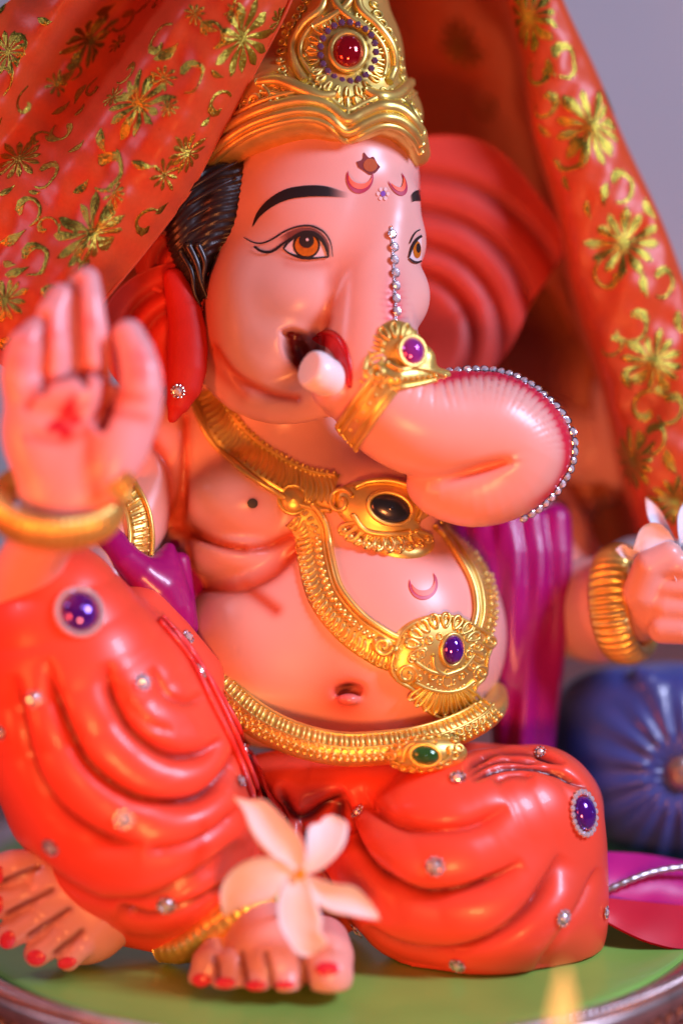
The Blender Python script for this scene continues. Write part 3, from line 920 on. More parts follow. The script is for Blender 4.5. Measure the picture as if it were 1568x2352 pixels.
# forehead marks
def crescent(name, t, cx, cy, rx, ry, rot, th, m, a0=20, a1=160, off=2.4):
    A, B = [], []
    for k in range(13):
        q = math.radians(a0 + (a1 - a0) * k / 12); s_ = math.sin(math.pi * k / 12) ** .8 * th
        for lst, rr in ((A, 0), (B, s_)):
            x, y = (rx - rr) * math.cos(q), (ry - rr) * math.sin(q)
            lst.append((cx + x * math.cos(rot) - y * math.sin(rot), cy + x * math.sin(rot) + y * math.cos(rot)))
    put(name, decal(t, A, B, 5, 30, off), m, idol)
crescent('forehead_mark', TH_, 826, 408, 31, 37, 0.12, 16, M['crimson'], -25, 200)
crescent('forehead_mark', TH_, 826, 408, 27, 27, 0.12, 13, M['orange_paint'], -5, 185, 3.4)
crescent('forehead_mark', TH_, 911, 418, 19, 35, -0.45, 11, M['crimson'], -25, 200)
crescent('forehead_mark', TH_, 911, 416, 16, 27, -0.45, 10, M['orange_paint'], -5, 185, 3.4)
crescent('belly_mark', TB, 971, 1342, 33, 36, -0.12, 16, M['crimson'], -40, 205)
crescent('belly_mark', TB, 971, 1343, 27, 27, -0.12, 13, M['orange_paint'], -10, 190, 3.4)
put('forehead_star', decal(TH_, [(818, 372), (832, 366), (834, 350), (846, 363), (856, 360), (864, 374), (872, 384)], [(822, 384), (834, 392), (842, 398), (850, 402), (860, 398), (866, 392), (872, 384)], 5, 20, 2.2), M['maroon'], idol)
put('forehead_star', disc(TH_, 849, 380, 16, 15, 3.2), mat('vermilion_paste', (0.42, 0.09, 0.02), .8, bump=.6, bscale=800), idol)
for k in range(6):
    a = k * math.pi / 3
    put('forehead_dot', disc(TH_, 879 + 11 * math.cos(a), 446 + 12 * math.sin(a), 4, 4.5, 2.2), M['eye_white'], idol)
put('forehead_dot', disc(TH_, 879, 446, 5.5, 6.5, 2.4), mat('violet_paint', (.22, .08, .5), .4), idol)
# lip
lp = add('lip_edge', wire(TH_, [(728, 771), (752, 764), (772, 773), (789, 796), (799, 830), (803, 862), (803, 890)], 9, 40, 1, 8, taper=True, squash=.6), M['red_gloss'], idol)
put('lip', decal(TH_, [(716, 776), (740, 765), (764, 772), (782, 794), (794, 824), (799, 860), (800, 896)],
                      [(716, 780), (732, 790), (752, 798), (768, 818), (780, 842), (790, 868), (800, 897)], 7, 34, 2.4), M['red_paint'], idol)
# tusk
tf = Field(E(640, 770, 0) + [0, 0, 40], E(840, 970, 0) + [0, 0, 300], 4)
tf.seg((772, 880, 128), (732, 856, 186), 47, 44, 6)
tf.ell((724, 852, 190), (42, 45, 28), 14)
A_ = E(736, 856, 190); dn = E(700, 838, 222) - A_; dn /= np.linalg.norm(dn); c_ = E(711, 846, 204)
pl = (tf.ax[0][:, None, None] - c_[0]) * dn[0] + (tf.ax[1][None, :, None] - c_[1]) * dn[1] + (tf.ax[2][None, None, :] - c_[2]) * dn[2]
pl2 = (tf.ax[0][:, None, None] - c_[0]) * -.8 + (tf.ax[1][None, :, None] - c_[1] + 10) * .1 + (tf.ax[2][None, None, :] - c_[2]) * .25 - 26
tf.g = np.maximum(np.maximum(tf.g, pl.astype(np.float32)), pl2.astype(np.float32))
TV, TF = tf.mesh(); add('tusk', (smooth_mesh(TV, TF, 2), TF), M['tusk'], idol)

put('nipple', disc(TB, 580, 1156, 12, 11, 1.6), M['ink'], idol)
# ---- nails
for x, y, rx, ry in [(752, 2224, 26, 15), (462, 2252, 20, 15), (518, 2258, 22, 12), (588, 2264, 22, 11), (655, 2262, 22, 8)]:
    p, n = hit(TB, x, y); add('nail', dome(p - n * 1, n, rx, ry, 4, 4, 14), M['nail'], idol)
for x, y, rx, ry, ro in [(18, 2160, 17, 22, .4), (84, 2200, 21, 18, 0), (154, 2212, 22, 13, -.3), (-2, 2078, 10, 20, 0), (0, 2010, 8, 20, 0)]:
    p, n = hit(TB, x, y); add('nail', dome(p - n * 1, n, rx, ry, 4, 4, 14, ro), M['nail'], idol)

# ================================================================== gold ornaments (cast relief)
def offset_px(pts, off, n=60):
    P = even(pts, n); T = np.gradient(P, axis=0); T /= np.linalg.norm(T, axis=1)[:, None] + 1e-9
    return P + np.stack([-T[:, 1], T[:, 0]], 1) * off     # + = right of travel

def boss(t, cx, cy, outline, h, n=60, nr=7, dome_h=0.0):
    O = even(list(outline) + [outline[0]], n + 1)[:n]
    V = []
    c0 = np.array([cx, cy])
    for i in range(nr + 2):
        r = min(1.0, max(0.02, i / nr)); 
        hh = h + dome_h * (1 - r * r) if i < nr else (h * .55 if i == nr else -5)
        rr = r if i < nr else (0.995 if i == nr else 1.03)
        for q in O:
            p, nn = hit(t, *(c0 + (q - c0) * rr)); V.append(p + nn * hh)
    F = [tuple(q) for q in grid_faces(nr + 2, n, True).tolist()]
    return np.array(V), F

def drop(t, cx, cy, ang, ln, wd, r, up=0, n=18):
    pts = []
    for i in range(n + 1):
        a = 2 * math.pi * i / n
        x = ln / 2 * (1 + math.cos(a)); y = wd / 2 * math.sin(a) * (0.35 + 0.65 * x / ln)
        pts.append((cx + x * math.cos(ang) - y * math.sin(ang), cy + x * math.sin(ang) + y * math.cos(ang)))
    return wire(t, pts, r, n + 6, up, 6)

def bead_at(t, px, py, r, up=0.0, fl=0.75):
    p, n = hit(t, px, py); return dome(p + n * up, n, r, r, r * fl, 4, 10)

def rib_rows(t, path, o0, o1, step, r, slant=0, up=0, curl=0.0):
    P = even(path, 200); L = np.linalg.norm(np.diff(P, axis=0), axis=1).sum(); n = max(2, int(L / step))
    T = np.gradient(P, axis=0); T /= np.linalg.norm(T, axis=1)[:, None]
    out = []
    for k in range(n):
        i = int((k + .5) / n * 199); p, tt = P[i], T[i]; nn = np.array([-tt[1], tt[0]])
        a = p + nn * o0 - tt * slant / 2; b = p + nn * o1 + tt * slant / 2
        m = (a + b) / 2 + tt * curl
        out.append(wire(t, [a, m, b], r * (0.85 + .3 * random.random()), 8, up, 6, taper=True))
    return out

def bead_row(t, path, off, step, r, up=0, ringed=False):
    P = offset_px(path, off, 200); L = np.linalg.norm(np.diff(P, axis=0), axis=1).sum(); n = max(2, int(L / step))
    out = []
    for k in range(n):
        q = P[int((k + .5) / n * 199)]
        rr = r * (0.9 + .2 * random.random())
        if ringed:
            p, nn = hit(t, *q); out.append(ring(p + nn * up, nn, rr, rr * .85, rr * .38, 12, 5))
        else: out.append(bead_at(t, q[0], q[1], rr, up, .9))
    return out

def gold(name, geos, parent): return add(name, join(*geos), M['gold'], parent)

# ---- crown
cf = Field(E(430, -110, 0) + [-40, 0, -380], E(1000, 430, 0) + [20, 0, 190], 5)
cf.ell((735, 270, -120), (236, 142, 222), 30)
cf.ell((768, 145, -110), (160, 190, 160), 40)
cf.ell((800, -60, -110), (90, 130, 100), 50)
cf.chain([(482, 378, -70, 34), (540, 332, -10, 40), (620, 292, 44, 42), (700, 268, 74, 40), (795, 296, 84, 34), (880, 268, 64, 40), (935, 300, 10, 40), (958, 352, -50, 30)], 26, 12)
cf.ell((640, 250, -90), (130, 110, 150), 40)
cf.ell((795, 118, 20), (112, 128, 52), 20)
cf.ell((795, 30, 10), (62, 120, 46), 20)
CV, CF = cf.mesh(); CV = smooth_mesh(CV, CF, 2)
X, Y = px_of(CV); N = vnormals(CV, CF)
crown = add('crown', (CV, CF), M['gold'], idol)
TC = bvh_of(np.concatenate([CV, HV]), np.concatenate([CF, HF + len(CV)]))
BR = [(470, 392), (520, 343), (580, 305), (640, 283), (700, 273), (750, 285), (795, 318), (835, 302), (875, 287), (912, 292), (942, 314), (962, 345)]
up = lambda p, d: [(x, y - d) for x, y in p]
g = [wire(TC, BR, 9, 70, 6), wire(TC, up(BR, 17), 12, 70, 6), wire(TC, up(BR, 40), 15, 70, 4), wire(TC, up(BR, 62), 7, 70, 4),
     band(TC, up(BR, 22), 62, [(-1, -4), (-1, 5), (0, 6), (1, 5), (1, -4)], 70)]
gold('brow_band', g, crown)
g = []
# paired leaf scrolls over the band, and their bead rows
g += [wire(TC, [(590, 190), (640, 186), (690, 205), (735, 222), (775, 216)], 17, 26, 2, taper=True),
      wire(TC, [(600, 212), (640, 216), (690, 228), (740, 240)], 6, 26, 2),
      wire(TC, [(835, 205), (870, 224), (905, 222), (935, 196), (950, 185)], 17, 26, 2, taper=True),
      wire(TC, [(830, 236), (880, 244), (930, 232), (958, 210)], 6, 26, 2)]
g += bead_row(TC, [(660, 228), (700, 240), (745, 252)], 0, 16, 8, 2, True) + bead_row(TC, [(835, 244), (880, 250), (925, 236), (950, 222)], 0, 17, 9, 2, True)
g += bead_row(TC, [(620, 218), (660, 240), (720, 258), (770, 268)], 0, 13, 5, 4)
g += [wire(TC, scroll_px(592, 232, 34, 1.1, -1.2, 1), 6, 30, 3), wire(TC, scroll_px(945, 258, 20, 1.1, 2, -1), 5, 22, 3)]
g += [wire(TC, [(778, 222), (772, 250), (768, 268)], 6, 10, 3), wire(TC, [(795, 222), (797, 250), (797, 272)], 7, 10, 3), wire(TC, [(812, 222), (820, 248), (824, 266)], 6, 10, 3)]
# plaque: curled stems, scalloped border
g += [wire(TC, [(700, 190), (676, 150), (676, 100), (700, 55), (740, 20), (752, -30)], 11, 40, 4), wire(TC, [(715, 175), (694, 140), (694, 100), (716, 62), (745, 40)], 6, 30, 5),
      wire(TC, [(890, 190), (902, 150), (896, 105), (865, 60), (825, 20), (820, -30)], 11, 40, 4), wire(TC, [(878, 175), (884, 140), (876, 105), (850, 72), (815, 40)], 6, 30, 5),
      wire(TC, [(760, -30), (772, 10), (800, 40), (850, 75)], 9, 30, 6), wire(TC, [(812, -30), (798, 10), (760, 40), (720, 62)], 9, 30, 4)]
g += bead_row(TC, [(655, 195), (645, 140), (655, 80), (690, 25), (715, -30)], 0, 22, 11, 2, True)
g += bead_row(TC, [(925, 190), (918, 140), (900, 90), (868, 40), (850, -20)], 0, 21, 11, 2, True)
for k in range(15):
    a = math.radians(150 + k * 240 / 14)
    g.append(drop(TC, 797 + 66 * math.cos(a), 124 + 72 * math.sin(a), a, 26, 15, 3.6, 3))
g += [bead_at(TC, x, y, 8, 2) for x, y in [(652, 182), (700, 128), (712, 108), (650, 60), (742, 62)]]
g += bead_row(TC, up(BR, 78), 0, 19, 8, 1, True) + bead_row(TC, [(640, 200), (655, 170), (640, 130)], 0, 16, 6, 2)
g += rib_rows(TC, [(850, 262), (900, 258), (945, 276), (958, 300)], -8, 8, 13, 4, 3, 3) + rib_rows(TC, [(560, 286), (620, 256), (690, 246)], -8, 8, 14, 4, 3, 4)
for k in range(9):
    a = math.radians(170 - k * 20)
    g.append(drop(TC, 797 + 58 * math.cos(a), 150 + 50 * math.sin(a), a, 24, 13, 3.4, 3))
gold('crown_relief', g, crown)

_meshes = {}
def unit_mesh(kind):
    if kind in _meshes: return _meshes[kind]
    V, F, mi = [], [], []
    def addp(v, f, m):
        n = len(V); V.extend(v); F.extend([tuple(i + n for i in q) for q in f]); mi.extend([m] * len(f))
    def stone(cx, cy, r, z0=0.0, m=0, k=8):
        v = []
        for rr, z in ((1.0, -.25), (1.0, .12), (.58, .52)):
            v += [(cx + r * rr * math.cos(2 * math.pi * (j + (.5 if rr < 1 else 0)) / k), cy + r * rr * math.sin(2 * math.pi * (j + (.5 if rr < 1 else 0)) / k), z0 + r * z) for j in range(k)]
        f = [(j, (j + 1) % k, k + (j + 1) % k, k + j) for j in range(k)]
        for j in range(k):
            f += [(k + j, k + (j + 1) % k, 2 * k + j), (k + (j + 1) % k, 2 * k + (j + 1) % k, 2 * k + j)]
        f.append(tuple(2 * k + j for j in range(k)))
        addp(v, f, m)
    def cup(cx, cy, r, m=1):
        v, f = ring(np.array([cx, cy, 0.05]), (0, 0, 1), r, r, .17 * r, 12, 5)
        addp([tuple(p) for p in v], f, m)
    if kind == 'chaton': stone(0, 0, .86); cup(0, 0, .95)
    elif kind == 'cluster':
        stone(0, 0, .55); cup(0, 0, .6)
        for j in range(11):
            a = 2 * math.pi * j / 11; stone(.84 * math.cos(a), .84 * math.sin(a), .2, m=0 if j % 2 else 1, k=6)
    elif kind == 'small': stone(0, 0, 1.0, k=6)
    me = bpy.data.meshes.new('rhinestone_' + kind); me.from_pydata(V, [], F); me.update()
    me.materials.append(M['stone']); me.materials.append(M['stone_base'])
    me.polygons.foreach_set('material_index', mi)
    _meshes[kind] = me
    return me

def wdir(d):
    d = np.asarray(d, float); a = world(np.zeros(3)); b = world(d / np.linalg.norm(d)); v = (b - a); return Vector((v / np.linalg.norm(v)).tolist())
def inst(name, kind, c, n, r, parent, sy=1.0, spin=0.0, mtl=None):
    me = unit_mesh(kind)
    if mtl:
        key = kind + mtl
        if key not in _meshes:
            m2 = me.copy(); m2.materials[0] = M[mtl]; m2.materials[1] = M[mtl]; _meshes[key] = m2
        me = _meshes[key]
    o = bpy.data.objects.new(name, me); COL.objects.link(o)
    t, b, n = frame(n)
    t, b = t * math.cos(spin) + b * math.sin(spin), b * math.cos(spin) - t * math.sin(spin)
    n_, t_ = wdir(n), wdir(t); b_ = n_.cross(t_)
    Mx = Matrix((t_ * r * S, b_ * r * S * sy, n_ * r * S)).transposed().to_4x4()
    Mx.translation = Wm(c) - Vector(root_loc(parent).tolist())
    o.matrix_local = Mx; o.parent = parent
    return o

def set_gem(t, px, py, rx, ry, h, m, parent, rot=0.0, bezel=6, halo=0, halo_r=0, halo_m=None, up_=4, halo_n=20):
    p, n = hit(t, px, py)
    # steady the normal over the footprint
    n = np.mean([hit(t, px + dx, py + dy)[1] for dx, dy in ((0, 0), (rx, 0), (-rx, 0), (0, ry), (0, -ry))], axis=0); n /= np.linalg.norm(n)
    c = p + n * up_
    gm = add('gem', dome(c, n, rx, ry, h, 9, 28, rot), m, parent)
    if bezel: add('gem_setting', ring(c, n, rx + bezel * .6, ry + bezel * .6, bezel, 32, 7, rot), M['gold'], gm)
    if halo:
        tt, bb_, nn = frame(n)
        for k in range(halo_n):
            a = 2 * math.pi * k / halo_n
            q = c + tt * (rx + halo) * math.cos(a) + bb_ * (ry + halo) * math.sin(a)
            inst('rhinestone', 'small', q, n, halo_r, gm, mtl=halo_m)
    return gm
set_gem(TC, 798, 122, 33, 38, 26, M['red_gem'], crown, 0, 8, 30, 8.5, 'amethyst', 12, 21)

# ---- gold clasp and strap round the trunk
mf = Field(E(790, 720, 0) + [-20, 0, 30], E(1060, 920, 0) + [20, 20, 290], 4)
mf.ell((903, 806, 158), (66, 72, 34), 12)
mf.chain([(850, 862, 168, 30), (900, 868, 178, 34), (960, 862, 150, 30), (1022, 862, 112, 14)], 16, 7)
mf.ell((855, 835, 160), (38, 42, 30), 14)
mf.ell((965, 830, 140), (36, 40, 32), 14)
OV, OF = mf.mesh(); OV = smooth_mesh(OV, OF, 2); TO = bvh_of(OV, OF)
clasp = add('trunk_clasp', (OV, OF), M['gold'], idol)
g = []
for k in range(9):
    a = math.radians(-205 + k * 27)
    g.append(drop(TO, 912 + 34 * math.cos(a), 808 + 34 * math.sin(a), a, 32, 19, 3.6, 2))
g += [wire(TO, scroll_px(868, 856, 26, 1.2, 0.3, 1), 6, 26, 2), wire(TO, [(890, 836), (920, 850), (950, 846), (985, 850), (1020, 862)], 6, 26, 2),
      wire(TO, [(826, 872), (850, 884), (900, 890), (950, 884), (1000, 872)], 6, 30, 1), wire(TO, [(838, 850), (846, 822), (862, 812)], 6, 16, 2)]
g += bead_row(TO, [(900, 872), (950, 868), (1005, 862)], 0, 13, 5, 2)
gold('clasp_relief', g, clasp)
gmp = set_gem(TO, 944, 808, 27, 30, 20, M['pink_gem'], clasp, 0.2, 6, up_=6)
STRAP = [(884, 880), (858, 915), (828, 958), (800, 1000), (782, 1035)]
g = [band(TH_, STRAP, 60, [(-1, -4), (-1, 8), (-.5, 7), (0, 8), (.5, 7), (1, 8), (1, -4)], 40)]
for o, r in ((-30, 6), (-14, 4), (14, 4), (30, 6)): g.append(wire(TH_, offset_px(STRAP, o, 30), r, 36, 8))
g += bead_row(TH_, STRAP, 0, 22, 4.5, 8)
gold('trunk_strap', g, idol)

# ---- collar with its medallion
CO = [(474, 900), (515, 985), (575, 1045), (640, 1090), (705, 1120), (770, 1132)]
flat = lambda h: [(-1, -5), (-1, h * .8), (-.5, h), (.5, h), (1, h * .8), (1, -5)]
g = [band(TB, CO, 92, flat(9), 60)]
g += rib_rows(TB, CO, -30, 28, 13, 5, 16, 9, 7) + [wire(TB, offset_px(CO, 42, 50), 7, 60, 8), wire(TB, offset_px(CO, -36, 50), 4, 60, 8)] + bead_row(TB, CO, -42, 13, 5, 7)
collar = gold('collar', g, idol)
LONGL = [(690, 1180), (716, 1215), (728, 1290), (752, 1370), (808, 1440), (872, 1485), (905, 1500)]
LONGR = [(1010, 1195), (1058, 1258), (1098, 1330), (1110, 1400), (1098, 1455), (1086, 1480)]
g = [band(TB, LONGL, 88, flat(8), 60)]
g += rib_rows(TB, LONGL, 4, 36, 15, 6, 8, 8, 4) + bead_row(TB, LONGL, -6, 15, 6, 8) + bead_row(TB, LONGL, -12, 17, 7, 7, False)
g += [wire(TB, offset_px(LONGL, -36, 50), 8, 60, 10), wire(TB, offset_px(LONGL, -25, 50), 4, 60, 9)]
g += bead_row(TB, LONGL, 34, 15, 6, 7, True)
g += [band(TB, LONGR, 62, flat(8), 40), wire(TB, offset_px(LONGR, 22, 40), 8, 40, 9), wire(TB, offset_px(LONGR, 6, 40), 4, 40, 9)]
g += bead_row(TB, LONGR, -16, 17, 9, 7, True) + bead_row(TB, LONGR, -27, 13, 6, 4) + rib_rows(TB, LONGR, -22, -4, 12, 4, 6, 8, 2)
neck = gold('long_necklace', g, idol)
gold('stud', [dome(*[hit(TB, 672, 1148)[0] + hit(TB, 672, 1148)[1] * 6, hit(TB, 672, 1148)[1]], 30, 30, 14, 6, 20), ring(hit(TB, 672, 1148)[0] + hit(TB, 672, 1148)[1] * 7, hit(TB, 672, 1148)[1], 33, 33, 5, 28, 6)], neck)
MO = [(770, 1130), (805, 1112), (850, 1105), (900, 1108), (950, 1120), (1000, 1130), (1006, 1160), (985, 1180), (960, 1205), (995, 1250), (975, 1275), (930, 1282), (875, 1270), (830, 1235), (800, 1205), (775, 1175)]
g = [boss(TB, 890, 1185, MO, 12, 70)]
g += [wire(TB, scroll_px(785, 1155, 30, 1.2, -.4, -1), 6, 30, 13), wire(TB, scroll_px(972, 1148, 24, 1.2, 3.4, 1), 6, 26, 13),
      wire(TB, [(815, 1125), (850, 1112), (900, 1112), (945, 1130), (960, 1165), (950, 1195)], 7, 34, 14), wire(TB, [(812, 1180), (840, 1215), (890, 1225), (935, 1218)], 7, 30, 14)]
for k in range(10):
    t = k / 9; a = math.radians(152 - 112 * t); 
    x, y = 880 + 62 * math.cos(a) + 18 * t, 1178 + 44 * math.sin(a) + 10 * t
    g.append(drop(TB, x, y, a, 48, 27, 5, 12)); g.append(bead_at(TB, x + 38 * math.cos(a), y + 38 * math.sin(a), 9, 12))
medal = gold('medallion', g, collar)
set_gem(TB, 893, 1168, 48, 32, 14, M['black_gem'], medal, .28, 6, up_=14)

# ---- belly pendant
PO = [(900, 1490), (915, 1450), (950, 1425), (1000, 1412), (1050, 1418), (1092, 1440), (1112, 1452), (1122, 1480), (1112, 1510), (1108, 1550), (1085, 1575), (1075, 1615), (1040, 1640), (1000, 1645), (965, 1620), (945, 1585), (905, 1560), (890, 1530)]
g = [boss(TB, 1010, 1520, PO, 14, 80, 7, 8)]
for k in range(9):
    a = math.radians(-165 + k * 165 / 8 - 4)
    g.append(drop(TB, 1010 + 54 * math.cos(a), 1490 + 48 * math.sin(a), a, 30, 24, 4.6, 18))
for k in range(9):
    a = math.radians(142 - k * 12.5)
    g.append(drop(TB, 1015 + 46 * math.cos(a), 1546 + 30 * math.sin(a), a, 56, 16, 4.2, 17))
for x, y, r, s_, cw in [(878, 1482, 26, 0, 1), (930, 1545, 27, .5, -1), (1092, 1540, 20, 2.6, 1), (1112, 1472, 19, 3, -1), (1062, 1462, 13, 0, 1), (955, 1478, 16, 1, -1)]:
    g += [dome(hit(TB, x, y)[0], hit(TB, x, y)[1], r + 2, r + 2, 16, 6, 18), wire(TB, scroll_px(x, y, r - 4, 1.3, s_, cw), 6, 26, 15)]
g += [wire(TB, offs, 5, 60, 14) for offs in ([(x + (1010 - x) * .05, y + (1520 - y) * .05) for x, y in PO + PO[:1]],)] + bead_row(TB, [(x + (1010 - x) * .16, y + (1520 - y) * .14) for x, y in PO + PO[:1]], 0, 24, 7, 14, True)
g += rib_rows(TB, [(940, 1500), (960, 1525), (1000, 1548)], -12, 10, 13, 4.5, 4, 20) + rib_rows(TB, [(1035, 1545), (1065, 1525), (1082, 1500)], -12, 10, 13, 4.5, 4, 20)
g += [wire(TB, [(945, 1515), (975, 1535), (1010, 1545)], 6, 18, 20), wire(TB, [(1012, 1545), (1050, 1530), (1075, 1500)], 6, 18, 20), wire(TB, [(985, 1500), (990, 1530), (1015, 1545), (1045, 1535)], 7, 20, 19),
      drop(TB, 1017, 1530, math.pi / 2, 40, 26, 5, 18)]
for x, y, r in [(960, 1500, 9), (978, 1470, 8), (985, 1518, 7), (1062, 1500, 9), (1070, 1525, 8), (1048, 1548, 7), (985, 1548, 8), (940, 1510, 8), (955, 1552, 7), (1000, 1560, 6), (1030, 1560, 6), (1000, 1462, 7), (1045, 1450, 7), (1080, 1480, 8)]:
    p, n = hit(TB, x, y); g.append(ring(p + n * 20, n, r, r, r * .4, 12, 5))
g += [wire(TB, [(945, 1560), (975, 1575), (1015, 1582), (1050, 1575), (1078, 1556)], 5, 30, 18), drop(TB, 972, 1488, 2.6, 40, 24, 4.5, 19), drop(TB, 1066, 1495, .5, 34, 20, 4.5, 18)]
pend = gold('pendant', g, neck)
set_gem(TB, 1027, 1490, 27, 33, 22, M['purple_gem'], pend, 0, 5, up_=22)

# ---- waist belt and buckle
WB = [(446, 1496, -110, 34), (462, 1530, -50, 36), (500, 1580, 20, 38), (560, 1640, 70, 40), (630, 1684, 100, 40), (710, 1714, 118, 40), (795, 1728, 122, 40), (880, 1724, 116, 40), (960, 1712, 104, 38), (1040, 1688, 70, 36), (1105, 1656, 20, 34), (1136, 1628, -50, 29), (1138, 1600, -130, 26)]
wf = Field(E(400, 1450, 0) + [-20, 0, -220], E(1220, 1790, 0) + [20, 20, 180], 5)
WB = [(x, y - 7, z - 22, r) for x, y, z, r in WB]
wf.chain(WB, 10, 30)
WV, WF = wf.mesh(); WV = smooth_mesh(WV, WF, 1)
belt = add('waist_belt', (WV, WF), M['gold'], idol); TW = bvh_of(WV, WF)
TBD = bvh_of(np.concatenate([BV, DV, WV]), np.concatenate([BF, DF + len(BV), WF + len(BV) + len(DV)]))
g = []
BTP = [p[:2] for p in WB[1:-1]]
g += rib_rows(TW, BTP, -30, -6, 13, 5, 3, 1) + bead_row(TW, BTP, 6, 18, 8, 1, True) + bead_row(TW, BTP, 24, 16, 7.5, 1) + [wire(TW, offset_px(BTP, -33, 80), 4, 80, 1), wire(TW, offset_px(BTP, -4, 80), 3.5, 80, 2)]
g += bead_row(TW, BTP, 16, 15, 4.5, 2)
gold('belt_relief', g, belt)
KO = [(880, 1738), (900, 1705), (950, 1690), (1010, 1680), (1055, 1690), (1072, 1715), (1050, 1745), (1010, 1765), (950, 1775), (900, 1770)]
kf = Field(E(850, 1650, 0) + [0, 0, 20], E(1100, 1800, 0) + [0, 0, 220], 4)
kf.ell((975, 1730, 118), (98, 42, 34), 10); kf.ell((975, 1732, 128), (60, 38, 34), 14)
KV, KF = kf.mesh(); TK = bvh_of(KV, KF)
bk = add('buckle', (smooth_mesh(KV, KF, 2), KF), M['gold'], belt)
g = []
for k in range(18):
    q = even(KO + [KO[0]], 19)[k]; q = q + (np.array([975, 1730]) - q) * .2
    p, n = hit(TK, *q); g.append(ring(p + n * 2, n, 10, 8, 4, 12, 5))
g += [wire(TK, [(925, 1748), (932, 1722), (950, 1708), (1000, 1706)], 6, 20, 3), wire(TK, [(1010, 1752), (1032, 1735), (1028, 1716)], 6, 16, 3)] + bead_row(TK, [(940, 1762), (990, 1758), (1030, 1745)], 0, 12, 5, 2)
gold('buckle_relief', g, bk)
set_gem(TK, 976, 1734, 31, 21, 18, M['green_gem'], bk, .15, 5, up_=5)

# ---- armlet, bracelets, anklet
AR = [(268, 1098), (296, 1135), (314, 1180), (320, 1235), (314, 1290)]
g = [band(TB, AR, 54, flat(8), 40), wire(TB, offset_px(AR, -24, 40), 6, 40, 9), wire(TB, offset_px(AR, 24, 40), 4, 40, 8)] + rib_rows(TB, AR, -16, 16, 15, 6, 8, 9) + bead_row(TB, AR, -4, 15, 6, 10)
gold('armlet', g, idol)
def bangle(name, c, n, R, r, squash, teeth, nu=220, nv=14, rr2=None):
    t, b, n = frame(n); V = []
    for i in range(nu):
        q = 2 * math.pi * i / nu; d = t * math.cos(q) + b * math.sin(q)
        k = 1 + .2 * math.cos(teeth * q)
        for j in range(nv):
            a = 2 * math.pi * j / nv
            kk = k if math.cos(a) > .2 else 1
            V.append(c + d * (R + r * kk * math.cos(a) + (3 if abs(math.sin(a)) > .8 else 0)) + n * (r * squash * math.sin(a)))
    F = [(i * nv + j, ((i + 1) % nu) * nv + j, ((i + 1) % nu) * nv + (j + 1) % nv, i * nv + (j + 1) % nv) for i in range(nu) for j in range(nv)]
    return add(name, (np.array(V), F), M['gold'], idol)
bangle('bracelet', E(130, 1160, 400), (0.10, -0.86, 0.48), 120, 22, 1.8, 46)
bangle('bracelet', E(1432, 1388, -190), (0.86, -0.12, 0.42), 118, 24, 2.0, 40)
an = even([(372, 2176, 90, 34), (430, 2170, 130, 40), (500, 2122, 168, 42), (570, 2080, 178, 42), (650, 2066, 170, 40)], 60)
P = np.array([E(*q[:3]) for q in an]); add('anklet', tube(P, an[:, 3] * (1 + .02 * np.cos(np.arange(60) * 1.6)), 14), M['gold'], idol)

# ---- magenta sash
sf = Field(E(170, 1150, 0) + [0, 0, -200], E(480, 1520, 0) + [0, 0, 160], 5)
sf.chain([(205, 1180, 10, 24), (250, 1235, 40, 34), (300, 1300, 60, 40), (360, 1350, 40, 50), (405, 1430, 20, 38), (425, 1480, 20, 18)], 20, 9)
sf.chain([(388, 1262, -20, 16), (378, 1320, 5, 44), (400, 1400, 10, 44)], 34, 9)
sf.seg((415, 1290, -40), (430, 1440, -20), 22, 26, 14)
sf.chain([(415, 1270, -150, 40), (432, 1380, -150, 50), (448, 1480, -130, 44)], 14)
SV, SF = sf.mesh(); add('sash', (smooth_mesh(SV, SF, 2), SF), M['sash'], idol)
sf = Field(E(1030, 1140, 0) + [0, 0, -460], E(1360, 1800, 0) + [60, 60, -100], 5.5)
for x0, x1, x2, z_, r in [(1105, 1150, 1190, -270, 46), (1160, 1190, 1205, -250, 44), (1215, 1225, 1222, -262, 46), (1272, 1258, 1236, -285, 48), (1060, 1120, 1170, -290, 40), (1120, 1165, 1185, -290, 60)]:
    sf.chain([(x0, 1195, z_ - 20, r * .8), ((x0 + x1) / 2, 1330, z_, r), (x1, 1480, z_ + 10, r * .95), (x2, 1740, z_ + 30, r * .8)], 10, 8)
SV, SF = sf.mesh(); X, Y = px_of(SV); N = vnormals(SV, SF)
SV = SV + N * (4 * np.sin(X * .11 + Y * .012) * (np.clip((Y - 1200) / 120, 0, 1)))[:, None]
add('sash', (smooth_mesh(SV, SF, 1), SF), M['sash'], idol)
# dark throne back seen between ear, trunk and cloth
bf = Field(E(1080, 640, -620) + [-60, 0, -160], E(1500, 1240, -620) + [60, 0, 200], 8)
bf.ell((1335, 890, -600), (58, 120, 60), 20)
bf.ell((1200, 860, -640), (150, 220, 60), 40)
bf.ell((1400, 1010, -560), (60, 150, 60), 30)
bf.ell((1230, 1130, -620), (160, 110, 70), 30)
SV, SF = bf.mesh(); add('throne_back', (smooth_mesh(SV, SF, 2), SF), M['throne'], idol)

